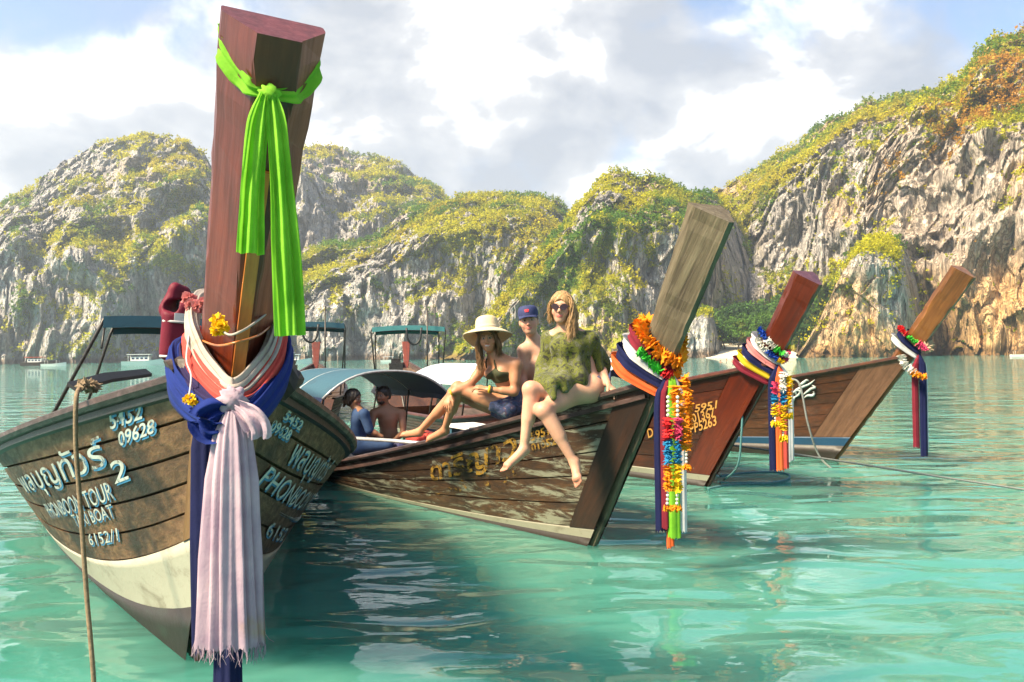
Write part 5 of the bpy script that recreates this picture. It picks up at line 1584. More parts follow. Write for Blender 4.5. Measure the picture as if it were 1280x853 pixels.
def print_cloth(name, stops, scale, trans=0.0, dist=0.8):
    m, t, b = new_mat(name)
    tc = t.n('ShaderNodeTexCoord')
    n1 = t.noise(tc.outputs['Object'], scale, 4, 0.62, dist)
    c = t.ramp(n1, stops); t.set(b, 'Base Color', c); t.set(b, 'Roughness', 0.8); t.set(b, 'Sheen Weight', 0.2)
    t.set(b, 'Normal', t.bump(t.noise(tc.outputs['Object'], 70, 3, 0.6), 0.002))
    if trans:
        tr = t.n('ShaderNodeBsdfTranslucent'); t.set(tr, 0, c)
        ms = t.n('ShaderNodeMixShader'); t.set(ms, 0, trans); t.set(ms, 1, b); t.set(ms, 2, tr)
        t.set([n for n in t.t.nodes if n.type == 'OUTPUT_MATERIAL'][0], 0, ms)
    return m


print_cloth('kaftan_print', [(0.36, (0.015, 0.016, 0.010)), (0.42, (0.05, 0.055, 0.010)), (0.50, (0.14, 0.155, 0.012)), (0.57, (0.065, 0.07, 0.014)), (0.62, (0.18, 0.18, 0.12)), (0.66, (0.07, 0.08, 0.015)), (0.72, (0.04, 0.04, 0.02))], 20, 0.25)
print_cloth('shorts_print', [(0.36, (0.008, 0.010, 0.03)), (0.5, (0.022, 0.042, 0.12)), (0.6, (0.07, 0.03, 0.06)), (0.68, (0.22, 0.24, 0.30))], 16)
print_cloth('swim_navy', [(0.4, (0.010, 0.012, 0.05)), (0.6, (0.03, 0.03, 0.12))], 20)


def ruffle(V, F, amp, scale, seed=0.0):
    n = np.zeros_like(V); e = np.cross(V[F[:, 2]] - V[F[:, 0]], V[F[:, 3]] - V[F[:, 1]])
    for i in range(4): np.add.at(n, F[:, i], e)
    n /= np.linalg.norm(n, axis=1)[:, None] + 1e-12
    return V + n * (amp * 2 * (fbm(V * np.array(scale) + seed, 3) - 0.5))[:, None]


def npv(v): return np.array(list(v), float)


def unit(v): v = npv(v); return v / (np.linalg.norm(v) + 1e-12)


class Figure:
    def __init__(self, J, fem=True, h=0.006, sc=1.0, build=1.0, head_f=(0, -1, 0), head_u=(0, 0, 1), chest_f=None, smile=False):
        self.J = {k: npv(v) for k, v in J.items()}; J = self.J
        self.fem = fem; self.h = h; self.sc = sc; self.smile = smile
        pts = np.array(list(J.values()))
        self.lo = pts.min(0) - 0.26; self.hi = pts.max(0) + 0.26
        f = unit(head_f); u = unit(npv(head_u) - f * (npv(head_u) @ f)); r = np.cross(f, u)
        self.f, self.u, self.r = f, u, r
        sa = unit(J['shL'] - J['shR']); up = unit(J['neck'] - J['pelvis'])
        self.cf = unit(chest_f) if chest_f is not None else unit(np.cross(up, sa)); self.sa = sa; self.up = up
        self.k = build

    def hp(self, x, y, z):
        """head frame: x to the figure's right, y up, z forward"""
        s = self.sc
        return self.J['head'] + self.r * x * s + self.u * y * s + self.f * z * s

    def hm(self): return np.stack([self.r, self.u, self.f], 1)

    def torso(self, S, e=0.0):
        J, k = self.J, self.k; cf = self.cf; w = 1.0 if self.fem else 1.05
        fl = (cf, 0.74)
        S.cone(J['hpL'], J['hpR'], 0.088 * k + e, 0.088 * k + e, 0.05)
        S.cone(J['pelvis'], J['waist'], 0.128 * k + e, 0.106 * k * w + e, 0.06, fl)
        S.cone(J['waist'], J['chest'], 0.106 * k * w + e, 0.122 * k * w + e, 0.06, fl)
        S.cone(J['chest'], J['chest'] * 0.35 + J['neck'] * 0.65, 0.125 * k * w + e, 0.085 * k + e, 0.05, fl)
        S.cone(J['shL'], J['shR'], 0.052 * k + e, 0.052 * k + e, 0.05)

    def body(self):
        J, k = self.J, self.k
        S = SDF(self.lo, self.hi, self.h)
        self.torso(S)
        for s in 'LR':
            S.cone(J['neck'] + self.up * 0.02, J['sh' + s], 0.042 * k, 0.044 * k, 0.05)
        if self.fem:
            for s in (-1, 1):
                S.ell(J['chest'] + self.cf * 0.085 * k + self.sa * 0.062 * s * k - self.up * 0.015, np.array([0.058, 0.058, 0.05]) * k, None, 0.03)
        hb = self.hp(0, -0.05, -0.025)
        S.cone(J['neck'] - self.up * 0.01, hb, 0.052 * k, 0.047 * k * self.sc, 0.03)
        for s in 'LR':
            a, b, c = J['sh' + s], J['el' + s], J['wr' + s]
            S.cone(a, b, 0.047 * k, 0.037 * k, 0.03)
            S.cone(a + (b - a) * 0.15, a + (b - a) * 0.6, 0.046 * k, 0.043 * k, 0.02)
            S.cone(b, c, 0.037 * k, 0.024 * k, 0.02)
            S.cone(b + (c - b) * 0.12, b + (c - b) * 0.45, 0.038 * k, 0.034 * k, 0.02)
            if 'hd' + s in J: self.hand(S, c, J['hd' + s], J.get('hn' + s, np.array([0, 0, 1.0])), 1 if s == 'L' else -1)
            p, n_, q = J['hp' + s], J['kn' + s], J['an' + s]
            S.cone(p, n_, 0.086 * k, 0.055 * k, 0.05)
            S.cone(p + (n_ - p) * 0.1, p + (n_ - p) * 0.55, 0.086 * k, 0.074 * k, 0.03)
            S.cone(n_, q, 0.054 * k, 0.031 * k, 0.03)
            # calf on the back of the shank
            th = unit(p - n_); ax = unit(q - n_); bk = th - ax * (th @ ax)
            bk = unit(bk) if np.linalg.norm(bk) > 0.1 else np.zeros(3)
            S.cone(n_ + (q - n_) * 0.15 + bk * 0.012, n_ + (q - n_) * 0.5 + bk * 0.012, 0.048 * k, 0.044 * k, 0.03)
            S.ell(n_ - bk * 0.012, np.array([0.05] * 3) * k, None, 0.03)
            if 'to' + s in J: self.foot(S, q, J['to' + s], ax)
        self.headsdf(S)
        V, F = S.mesh(smooth=2)
        return V, F

    def hand(self, S, w, e, n, side):
        """palm from wrist w towards e (fingertips), n = back of the hand"""
        d = unit(e - w); L = max(0.15, np.linalg.norm(e - w)); n = unit(npv(n) - d * (npv(n) @ d)); x = np.cross(d, n) * side
        pc = w + d * 0.085
        S.cone(w, pc, 0.022, 0.034, 0.015, (n, 0.5))
        S.cone(pc + x * 0.022, pc - x * 0.024, 0.018, 0.018, 0.012, (n, 0.7))
        for i, (o, l) in enumerate(((0.030, 0.062), (0.011, 0.074), (-0.009, 0.070), (-0.028, 0.054))):
            a = pc + x * o + d * 0.008
            b = a + d * l * 0.5 + x * o * 0.25 - n * 0.006; c = b + d * l * 0.42 - n * (0.022 + 0.005 * i)
            S.cone(a, b, 0.0092, 0.0085, 0.006); S.cone(b, c, 0.0085, 0.007, 0.004)
        a = w + d * 0.03 + x * 0.024; b = a + d * 0.035 + x * 0.028 - n * 0.012; c = b + d * 0.032 + x * 0.008 - n * 0.01
        S.cone(a, b, 0.014, 0.0105, 0.012); S.cone(b, c, 0.0105, 0.008, 0.005)

    def foot(self, S, an, to, ax):
        d = unit(to - an); up = unit(-ax - d * (-ax @ d)); x = np.cross(d, up)
        heel = an + ax * 0.045 - d * 0.035; ball = to - d * 0.05
        S.cone(heel, ball, 0.030, 0.026, 0.03)
        S.cone(an + ax * 0.01, ball, 0.032, 0.022, 0.03)
        S.cone(ball + x * 0.022, ball - x * 0.022, 0.020, 0.019, 0.02)
        for i, (o, l, r_) in enumerate(((0.028, 0.05, 0.0125), (0.010, 0.046, 0.0092), (-0.005, 0.041, 0.0088), (-0.019, 0.034, 0.0082), (-0.032, 0.026, 0.0078))):
            a = ball + x * o + d * 0.008; S.cone(a, a + d * l - up * 0.004, r_, r_ * 0.9, 0.006)

    def headsdf(self, S):
        s = self.sc; M = self.hm(); h = self.hp; m_ = 1.0 if self.fem else 1.06
        S.ell(h(0, 0.032, -0.012), np.array([0.076, 0.090, 0.095]) * s, M, 0.02)
        S.ell(h(0, -0.03, 0.018), np.array([0.063 * m_, 0.086, 0.074]) * s, M, 0.03)
        S.ell(h(0, -0.088, 0.056), np.array([0.027 * m_, 0.024, 0.024]) * s, M, 0.03)
        for x in (-1, 1):
            S.ell(h(0.040 * x, -0.028, 0.062), np.array([0.024, 0.026, 0.02]) * s, M, 0.02)
            S.ell(h(0.077 * x, -0.01, -0.008), np.array([0.010, 0.030, 0.018]) * s, M, 0.008)
            S.ell(h(0.030 * x, 0.012, 0.101), np.array([0.019, 0.011, 0.013]) * s, M, 0.014, cut=True)
            S.ell(h(0.030 * x, 0.010, 0.079), np.array([0.013, 0.010, 0.012]) * s, M, 0.003)
            S.ell(h(0.010 * x, -0.028, 0.100), np.array([0.010, 0.008, 0.010]) * s, M, 0.006)
        S.cone(h(0, 0.018, 0.086), h(0, -0.022, 0.110), 0.0075 * s, 0.0115 * s, 0.012)
        S.ell(h(0, 0.034, 0.078), np.array([0.046, 0.010, 0.012]) * s, M, 0.02)
        S.ell(h(0, -0.052, 0.086), np.array([0.024, 0.006, 0.010]) * s, M, 0.006)
        S.ell(h(0, -0.063, 0.084), np.array([0.021, 0.007, 0.010]) * s, M, 0.006)

    def colours(self, V, base, lip=(0.42, 0.10, 0.09), brow=(0.08, 0.04, 0.02), flush=0.10):
        J = self.J; base = np.array(base)
        c = base * (0.80 + 0.4 * fbm(V * 11, 4)[:, None]) * (1 + 0.10 * (fbm(V * 60 + 5, 2)[:, None] - 0.5))
        red = np.zeros(len(V))
        for k_ in ('knL', 'knR', 'elL', 'elR', 'toL', 'toR'):
            if k_ in J: red += np.exp(-((V - J[k_]) ** 2).sum(1) / (2 * 0.05 ** 2))
        q = (V - J['head']) @ self.hm() / self.sc
        x, y, z = q.T; ax = np.abs(x)
        red += 0.8 * np.exp(-((ax - 0.042) ** 2 + (y + 0.03) ** 2) / (2 * 0.018 ** 2)) * (z > 0.02)
        red += 0.5 * np.exp(-(x ** 2 + (y + 0.025) ** 2) / (2 * 0.012 ** 2)) * (z > 0.08)
        c = c * (1 - np.clip(red, 0, 1)[:, None] * flush * np.array([-0.2, 1.6, 1.6]))
        front = z > 0.055

        def put(m, col, a=1.0):
            c[m] = c[m] * (1 - a) + np.array(col) * a
        put(front & (ax < 0.024) & (np.abs(y + 0.057) < 0.012), lip, 0.8)
        if self.smile: put(front & (ax < 0.022) & (np.abs(y + 0.057 - 5 * ax ** 2) < 0.0045), (0.50, 0.46, 0.42), 0.9)
        put(front & (np.abs(ax - 0.030) < 0.020) & (np.abs(y - 0.012) < 0.012), base * 0.55, 0.6)
        put(front & (np.abs(ax - 0.030) < 0.013) & (np.abs(y - 0.011) < 0.0055), (0.34, 0.30, 0.27))
        put(front & (np.abs(ax - 0.030) < 0.0065) & (np.abs(y - 0.011) < 0.0062), (0.03, 0.02, 0.012))
        put(front & (np.abs(ax - 0.030) < 0.021) & (np.abs(y - 0.034 - 0.1 * (ax - 0.03)) < 0.0045), brow, 0.85)
        return np.clip(c, 0, 1)

    def make(self, label, base, group=None, **kw):
        V, F = self.body()
        o = mesh_np('person', V, F, SKIN, smooth=True, col=self.colours(V, base, **kw))
        tag(o, label, 'person', group)
        self.o = o
        return o

    def hair_cap(self, mat, grow=0.012, back=0.0, face=(0, -0.03, 0.10), fr=(0.075, 0.105, 0.075), low=-0.08):
        S = SDF(self.hp(0, 0, 0) - 0.2, self.hp(0, 0, 0) + 0.2, 0.005); M = self.hm(); s = self.sc
        S.ell(self.hp(0, 0.036, -0.014), np.array([0.076 + grow, 0.090 + grow, 0.095 + grow]) * s, M, 0.0)
        S.ell(self.hp(0, -0.02, -0.04), np.array([0.070 + grow, 0.085, 0.06 + grow]) * s, M, 0.03)
        S.ell(self.hp(*face), np.array(fr) * s, M, 0.01, cut=True)
        g = np.stack(np.meshgrid(*S.ax, indexing='ij'), -1)
        S.d = np.maximum(S.d, (low * s - ((g - self.J['head']) @ self.u)).astype(np.float32))
        V, F = S.mesh(smooth=1); V = ruffle(V, F, 0.006, (70, 70, 22))
        return mesh_np('hair', V, F, MATS[mat], self.o)

    def locks(self, mat, starts, ends, n, seed, r=0.006, wave=0.012, mid=None, jit=0.009):
        """hair locks from scalp points to end points"""
        rng = np.random.RandomState(seed); m = MB()
        for i in range(n):
            t = rng.rand(); k = t * (len(starts) - 1); j = int(min(k, len(starts) - 2)); w = k - j
            a = np.array(starts[j]) * (1 - w) + np.array(starts[j + 1]) * w; b = np.array(ends[j]) * (1 - w) + np.array(ends[j + 1]) * w
            mm = (np.array(mid[j]) * (1 - w) + np.array(mid[j + 1]) * w) if mid is not None else (a + b) / 2
            b = b * 1.0; fl = 0.8 + 0.25 * rng.rand()
            b = a + (b - a) * fl
            pa, pm, pb = [self.hp(*(q + rng.randn(3) * jt)) for q, jt in ((a, 0.006), (mm, jit), (b, jit * 1.8))]
            pth = spline([pa, pm, pb], 11); ph = rng.rand() * 6
            pth += np.outer(np.sin(np.linspace(0, 7, 11) + ph) * wave * np.linspace(0, 1, 11), self.r) + np.outer(np.cos(np.linspace(0, 6, 11) + ph) * wave * 0.6 * np.linspace(0, 1, 11), self.f)
            rr = r * (0.7 + 0.6 * rng.rand()) * np.array([0.7, 0.9, 1, 1, 1, 1, 0.95, 0.85, 0.7, 0.5, 0.2])
            m.tube(pth, rr, 5, cap=False)
        o = m.build('hair_locks', MATS[mat], self.o); o['kind'] = 'stuff'
        return o


def ring_band(name, c, axis, r, w, mat, parent):
    ax = Vector(axis).normalized(); rot = ax.to_track_quat('Z', 'Y').to_matrix()
    m = MB(); m.lathe([(r, -w), (r + 0.004, -w * 0.6), (r + 0.005, 0), (r + 0.004, w * 0.6), (r, w), (r - 0.003, 0), (r, -w)], c, 16, rot)
    return m.build(name, MATS[mat], parent)


# ---------- woman in the green kaftan, legs over the side
J = dict(pelvis=P(731, 481, 6.33), waist=P(723, 456, 6.36), chest=P(714, 434, 6.36), neck=P(707, 414, 6.35), head=P(702, 386, 6.31),
         shL=P(737, 425, 6.33), shR=P(687, 424, 6.42), elL=P(749, 456, 6.42), wrL=P(760, 480, 6.24), hdL=P(771, 492, 6.17), hnL=(0.3, -0.3, 0.9),
         elR=P(681, 456, 6.42), wrR=P(700, 470, 6.38), hdR=P(712, 474, 6.36), hnR=(0, -0.6, 0.8),
         hpL=P(738, 487, 6.27), hpR=P(720, 489, 6.30), knL=P(664, 487, 6.08), anL=P(655, 560, 6.04), toL=P(629, 588, 5.96),
         knR=P(680, 513, 6.00), anR=P(717, 577, 5.98), toR=P(723, 606, 5.90))
GW = Figure(J, True, 0.006, 1.03, 1.06, head_f=(-0.22, -0.97, -0.02), head_u=(0.06, 0, 1), chest_f=(-0.35, -0.93, 0.05))
GW.make('blonde woman in sunglasses and green print kaftan, bare legs over the hull', (0.50, 0.275, 0.185), lip=(0.50, 0.10, 0.10), brow=(0.25, 0.14, 0.07), flush=0.16)
S = SDF(GW.lo, GW.hi, 0.0075); J = GW.J
S.cone(J['shL'], J['shR'], 0.066, 0.066, 0.03)
S.cone(J['neck'] + GW.up * -0.01, J['chest'], 0.066, 0.14, 0.05, (GW.cf, 0.8))
S.ell(J['chest'] + GW.cf * 0.07, (0.15, 0.12, 0.11), None, 0.05)
S.cone(J['chest'], npv(P(712, 470, 6.30)), 0.145, 0.165, 0.05, (GW.cf, 0.85))
S.cone(J['shL'], J['elL'], 0.070, 0.086, 0.04)
S.cone(J['elL'], npv(P(747, 461, 6.40)), 0.085, 0.09, 0.02)
S.cone(J['shR'], J['elR'], 0.062, 0.068, 0.04)
S.cone(J['elR'], npv(P(680, 478, 6.26)), 0.068, 0.07, 0.05)
S.cone(npv(P(676, 479, 6.14)), npv(P(720, 475, 6.22)), 0.062, 0.092, 0.06)
S.cone(npv(P(690, 480, 6.06)), npv(P(693, 496, 6.01)), 0.058, 0.026, 0.06)
S.cone(npv(P(704, 480, 6.10)), npv(P(705, 488, 6.07)), 0.058, 0.03, 0.06)
S.ell(npv(P(706, 408, 6.27)), (0.05, 0.06, 0.05), None, 0.01, cut=True)
S.cone(npv(P(753, 470, 6.35)), npv(P(760, 482, 6.24)), 0.06, 0.06, 0.005, cut=True)
g = np.stack(np.meshgrid(*S.ax, indexing='ij'), -1)
ang = np.arctan2(g[..., 0] - J['waist'][0], -(g[..., 1] - J['waist'][1] - 0.1))
S.d += (0.011 * np.sin(15 * ang + 5 * np.sin(5 * g[..., 2])) * sst(J['neck'][2] - g[..., 2], 0.04, 0.25)).astype(np.float32)
V, F = S.mesh(smooth=2); V = ruffle(V, F, 0.004, (17, 17, 9))
mesh_np('kaftan', V, F, MATS['kaftan_print'], GW.o)
S = SDF(npv(J['pelvis']) - 0.3, npv(J['pelvis']) + 0.3, 0.008)
GW.torso(S, 0.005); S.cone(J['hpL'], J['hpL'] + (J['knL'] - J['hpL']) * 0.05, 0.089, 0.086, 0.02)
g = np.stack(np.meshgrid(*S.ax, indexing='ij'), -1); hgt = (g - J['pelvis']) @ GW.up
S.d = np.maximum(S.d, (np.abs(hgt - 0.0) - 0.035).astype(np.float32)); V, F = S.mesh(); mesh_np('bikini_bottom', V, F, MATS['swim_navy'], GW.o)
GW.hair_cap('hair_blonde', 0.014, face=(-0.004, -0.035, 0.105), fr=(0.066, 0.105, 0.075), low=-0.06)
st = [(0.0, 0.12, 0.03), (-0.05, 0.105, 0.03), (-0.075, 0.06, 0.02), (-0.08, 0.03, -0.02), (-0.06, 0.06, -0.08)]
md = [(-0.078, 0.05, 0.05), (-0.092, 0.01, 0.045), (-0.102, -0.03, 0.03), (-0.11, -0.05, 0.0), (-0.10, -0.06, -0.05)]
en = [(-0.095, -0.19, 0.08), (-0.095, -0.23, 0.10), (-0.09, -0.25, 0.10), (-0.10, -0.24, 0.07), (-0.11, -0.20, 0.03)]
GW.locks('hair_blonde', st, en, 380, 3, 0.0027, 0.011, md)
st = [(0.0, 0.12, 0.03), (0.055, 0.10, 0.02), (0.08, 0.05, -0.01)]; md = [(0.06, 0.05, 0.07), (0.083, 0.01, 0.03), (0.088, -0.03, -0.02)]; en = [(0.078, -0.05, 0.045), (0.085, -0.09, 0.02), (0.075, -0.12, -0.03)]
GW.locks('hair_blonde', st, en, 150, 5, 0.0027, 0.008, md)
# sunglasses: two lenses, bridge, temples
fr = empty('sunglasses', (0, 0, 0)); fr.parent = GW.o
for x in (-1, 1):
    m = MB(); cs = []
    for k in range(20):
        w = 2 * math.pi * k / 20; rr = 1.0 + 0.12 * math.cos(2 * w)
        cs.append((0.033 * x + 0.0275 * rr * math.cos(w) * 1.0, 0.010 + 0.0245 * math.sin(w) + 0.004 * x * math.cos(w), 0.104 - 0.5 * abs(0.033 * x + 0.0275 * math.cos(w)) ** 1.6))
    top = [GW.hp(a, b, c + 0.004) for a, b, c in cs]; bot = [GW.hp(a, b, c - 0.003) for a, b, c in cs]
    m.add(top + bot, [tuple(range(20)), tuple(range(39, 19, -1))] + [(i, (i + 1) % 20, 20 + (i + 1) % 20, 20 + i) for i in range(20)])
    m.build('lens', MATS['lens_dark'], fr, smooth=False)
    m = MB(); m.tube([GW.hp(0.060 * x, 0.020, 0.093), GW.hp(0.080 * x, 0.018, 0.055), GW.hp(0.084 * x, 0.012, 0.0)], 0.003, 6); m.build('temple', MATS['lens_dark'], fr)
m = MB(); m.tube([GW.hp(-0.010, 0.016, 0.108), GW.hp(0, 0.020, 0.112), GW.hp(0.010, 0.016, 0.108)], 0.003, 6); m.build('bridge', MATS['lens_dark'], fr)

# ---------- woman in the sun hat
J = dict(pelvis=P(639, 508, 7.06), waist=P(636, 486, 7.04), chest=P(629, 465, 7.0), neck=P(619, 447, 6.98), head=P(610, 424, 6.93),
         shL=P(645, 456, 6.90), shR=P(605, 458, 7.12), elL=P(643, 490, 6.86), wrL=P(611, 487, 6.86), hdL=P(580, 480, 6.95), hnL=(0.05, -0.35, 0.93),
         elR=P(588, 480, 7.06), wrR=P(563, 492, 7.03), hdR=P(556, 512, 7.0), hnR=(-0.6, -0.7, 0.1),
         hpL=P(637, 509, 6.98), hpR=P(630, 511, 7.14), knL=P(573, 485, 7.08), anL=P(556, 537, 7.33), toL=P(533, 551, 7.47),
         knR=P(568, 492, 7.26), anR=P(525, 539, 7.50), toR=P(501, 545, 7.64))
HW = Figure(J, True, 0.006, 0.97, 0.97, head_f=(-0.10, -0.99, -0.05), head_u=(-0.10, 0, 1), chest_f=(-0.82, -0.57, 0.05), smile=True)
HW.make('tanned smiling woman in a wide sun hat sitting with knees drawn up', (0.39, 0.185, 0.10), lip=(0.42, 0.11, 0.09), brow=(0.05, 0.025, 0.012), flush=0.10)
J = HW.J
S = SDF(npv(J['pelvis']) - 0.42, npv(J['pelvis']) + 0.42, 0.007)
HW.torso(S, 0.012)
for s in 'LR': S.cone(J['hp' + s], J['hp' + s] + (J['kn' + s] - J['hp' + s]) * 0.36, 0.101, 0.094, 0.02)
g = np.stack(np.meshgrid(*S.ax, indexing='ij'), -1)
S.d = np.maximum(S.d, ((g - J['pelvis']) @ HW.up - 0.12).astype(np.float32))
for s in 'LR':
    ax_ = unit(J['kn' + s] - J['hp' + s])
    S.d = np.maximum(S.d, ((g - J['hp' + s]) @ ax_ - 0.16).astype(np.float32))
V, F = S.mesh(smooth=1); V = ruffle(V, F, 0.006, (26, 26, 26)); mesh_np('shorts', V, F, MATS['shorts_print'], HW.o)
S = SDF(npv(J['chest']) - 0.3, npv(J['chest']) + 0.3, 0.006)
HW.torso(S, 0.006)
for s in (-1, 1): S.ell(J['chest'] + HW.cf * 0.082 + HW.sa * 0.060 * s - HW.up * 0.015, np.array([0.063, 0.063, 0.055]), None, 0.02)
g = np.stack(np.meshgrid(*S.ax, indexing='ij'), -1); q = g - J['chest']
hh = q @ HW.up; ff = q @ HW.cf; ss_ = np.abs(q @ HW.sa)
band = np.abs(hh + 0.055) - 0.012
cup = np.maximum(np.maximum(hh - (0.075 - 0.6 * ss_), -hh - 0.07), 0.02 - ff)
S.d = np.maximum(S.d, np.minimum(band, cup).astype(np.float32)); V, F = S.mesh(smooth=1); mesh_np('bikini_top', V, F, MATS['bikini_olive'], HW.o)
for s in (-1, 1):
    m = MB(); c0 = J['chest'] + HW.cf * 0.118 + HW.sa * 0.05 * s + HW.up * 0.03
    m.tube(spline([c0, J['neck'] + HW.cf * 0.062 + HW.sa * 0.045 * s - HW.up * 0.03, J['neck'] + HW.sa * 0.05 * s + HW.up * 0.02, J['neck'] - HW.cf * 0.05 + HW.up * 0.03], 12), 0.006, 6)
    m.build('bikini_strap', MATS['bikini_olive'], HW.o)
HW.hair_cap('hair_brown', 0.010, face=(0, -0.03, 0.10), fr=(0.072, 0.115, 0.075), low=-0.09)
for sgn, sd in ((1, 7), (-1, 9)):
    st = [(0.055 * sgn, 0.06, 0.06), (0.078 * sgn, 0.04, 0.02), (0.075 * sgn, 0.02, -0.05)]
    md = [(0.088 * sgn, -0.06, 0.05), (0.10 * sgn, -0.07, 0.02), (0.08 * sgn, -0.08, -0.05)]
    en = [(0.085 * sgn, -0.27, 0.075), (0.10 * sgn, -0.30, 0.05), (0.07 * sgn, -0.24, -0.04)] if sgn > 0 else [(-0.08, -0.17, 0.03), (-0.085, -0.18, -0.02), (-0.05, -0.2, -0.08)]
    HW.locks('hair_brown', st, en, 200, sd, 0.0027, 0.008, md)
# hat
hat = empty('sun_hat', (0, 0, 0)); hat.parent = HW.o
hc = Vector(HW.hp(0, 0.070, -0.022)); hrot = Matrix(((HW.r[0], HW.f[0], HW.u[0]), (HW.r[1], HW.f[1], HW.u[1]), (HW.r[2], HW.f[2], HW.u[2]))) @ Matrix.Rotation(R(20), 3, 'X')
nr, na = 22, 64; V = []
for i in range(nr):
    for k in range(na):
        w = 2 * math.pi * k / na
        if i < 11:
            t = i / 10; rr = 0.104 * math.sin(min(1, 0.02 + t * 0.98) ** 0.62 * math.pi / 2); z = 0.125 * (1 - t ** 3.2)
        else:
            t = (i - 10) / 11; rr = 0.104 + 0.105 * t; z = -0.006 * t - 0.05 * t * t + 0.022 * t * math.sin(2 * w + 0.9) + 0.008 * t * math.sin(3 * w + 2)
        V.append(hc + hrot @ Vector((rr * math.cos(w), rr * math.sin(w) * 1.08, z)))
Vn = np.array([tuple(v) for v in V]); f = grid_faces(nr, na, wrap_v=True)
inn = Vn - np.array(hrot @ Vector((0, 0, 0.006)))
mm = mesh_np('hat_shell', np.concatenate([Vn, inn]), np.concatenate([f, f[:, ::-1] + nr * na, np.array([[(nr - 1) * na + k, (nr - 1) * na + (k + 1) % na, (2 * nr - 1) * na + (k + 1) % na, (2 * nr - 1) * na + k] for k in range(na)])]), MATS['straw'], hat)
m = MB(); m.lathe([(0.1045, 0.002), (0.107, 0.006), (0.107, 0.024), (0.104, 0.028)], hc, 40, hrot @ Matrix.Diagonal((1, 1.08, 1))); m.build('hat_band', MATS['hat_band'], hat)
ed = [hc + hrot @ Vector((0.209 * math.cos(w), 0.209 * math.sin(w) * 1.08, -0.056 + 0.022 * math.sin(2 * w + 0.9) + 0.008 * math.sin(3 * w + 2))) for w in np.linspace(0, 2 * math.pi, 49)]
m = MB(); m.tube(ed, 0.0055, 6, cap=False); m.build('brim_edge', MATS['hat_band'], hat)
fa = J['wrL'] - J['elL']
ring_band('bracelet', J['wrL'] - fa * 0.02, fa, 0.029, 0.010, 'bracelet_yellow', HW.o)
ring_band('bracelet', J['wrL'] - fa * 0.10, fa, 0.031, 0.006, 'bracelet_black', HW.o)
fa = J['wrR'] - J['elR']; ring_band('bracelet', J['wrR'] - fa * 0.02, fa, 0.029, 0.009, 'bracelet_yellow', HW.o)

# ---------- man in the navy cap
J = dict(pelvis=P(678, 516, 7.2), waist=P(676, 490, 7.2), chest=P(674, 458, 7.2), neck=P(668, 428, 7.2), head=P(661, 402, 7.12),
         shL=P(700, 437, 7.22), shR=P(655, 439, 7.16), elL=P(706, 480, 7.3), wrL=P(700, 505, 7.2), hdL=P(694, 516, 7.1),
         elR=P(653, 474, 7.14), wrR=P(656, 500, 7.02), hdR=P(655, 514, 6.94), hnR=(-0.3, -0.3, 0.9),
         hpL=P(690, 520, 7.2), hpR=P(668, 520, 7.2), knL=P(716, 508, 7.6), anL=P(708, 545, 7.9), toL=P(700, 552, 8.0),
         knR=P(694, 508, 7.65), anR=P(690, 545, 7.95), toR=P(684, 552, 8.05))
MN = Figure(J, False, 0.006, 1.04, 1.05, head_f=(-0.06, -1, -0.03), head_u=(-0.10, 0, 1), chest_f=(-0.25, -0.97, 0.0), smile=False)
MN.make('shirtless young man in a navy cap sitting between the two women', (0.50, 0.28, 0.19), lip=(0.46, 0.13, 0.11), brow=(0.06, 0.035, 0.02), flush=0.14)
J = MN.J
MN.hair_cap('hair_dark', 0.006, face=(0, -0.04, 0.09), fr=(0.085, 0.11, 0.08), low=-0.03)
cp = empty('cap', (0, 0, 0)); cp.parent = MN.o
nr, na = 12, 40; V = []
for i in range(nr):
    t = i / (nr - 1)
    for k in range(na):
        w = 2 * math.pi * k / na; rr = math.sin(min(1, 0.02 + 0.98 * t) ** 0.75 * math.pi / 2)
        V.append(MN.hp(0.089 * rr * math.cos(w), 0.046 + 0.092 * (1 - t ** 2.6), -0.010 + 0.106 * rr * math.sin(w)))
mesh_np('cap_crown', V, grid_faces(nr, na, wrap_v=True), MATS['cap_navy'], cp)
V = []
for i in range(6):
    t = i / 5
    for k in range(15):
        w = math.pi * (0.14 + 0.72 * k / 14); x = 0.089 * math.cos(w); z = -0.010 + 0.106 * math.sin(w)
        V.append(MN.hp(x * (1 - 0.05 * t), 0.050 - 0.012 * t - 0.012 * (abs(x) / 0.08) ** 2 * t, z + 0.058 * t * math.sin(w) ** 0.5))
V2 = [Vector(v) - Vector(MN.u) * 0.004 for v in V]
f = grid_faces(6, 15)
mesh_np('cap_brim', np.concatenate([np.array(V), np.array([tuple(v) for v in V2])]), np.concatenate([f, f[:, ::-1] + 90]), MATS['cap_navy'], cp)
m = MB(); es = [(0.0, 0.0), (0.012, 0.010), (0.020, 0.004), (0.014, -0.006), (0.017, -0.012), (0.004, -0.010), (-0.008, -0.013), (-0.016, -0.008), (-0.013, 0.0), (-0.019, 0.007), (-0.008, 0.012), (0.002, 0.010)]
def capz(x, y):
    t = max(0.0, min(1, (1 - (y - 0.046) / 0.092))) ** (1 / 2.6); rr = math.sin(t ** 0.75 * math.pi / 2)
    return -0.010 + 0.106 * math.sqrt(max(0, rr * rr - (x / 0.089) ** 2)) + 0.003
m.add([MN.hp(0.004, 0.092, capz(0, 0.092))] + [MN.hp(0.004 + x * 1.1, 0.092 + y * 1.1, capz(x * 1.1, 0.092 + y * 1.1)) for x, y in es[1:]], [(0, i, i + 1) for i in range(1, 11)] + [(0, 11, 1)])
m.build('emblem', MATS['cap_red'], cp, smooth=False)
S = SDF(npv(J['pelvis']) - 0.4, npv(J['pelvis']) + 0.4, 0.01)
MN.torso(S, 0.012)
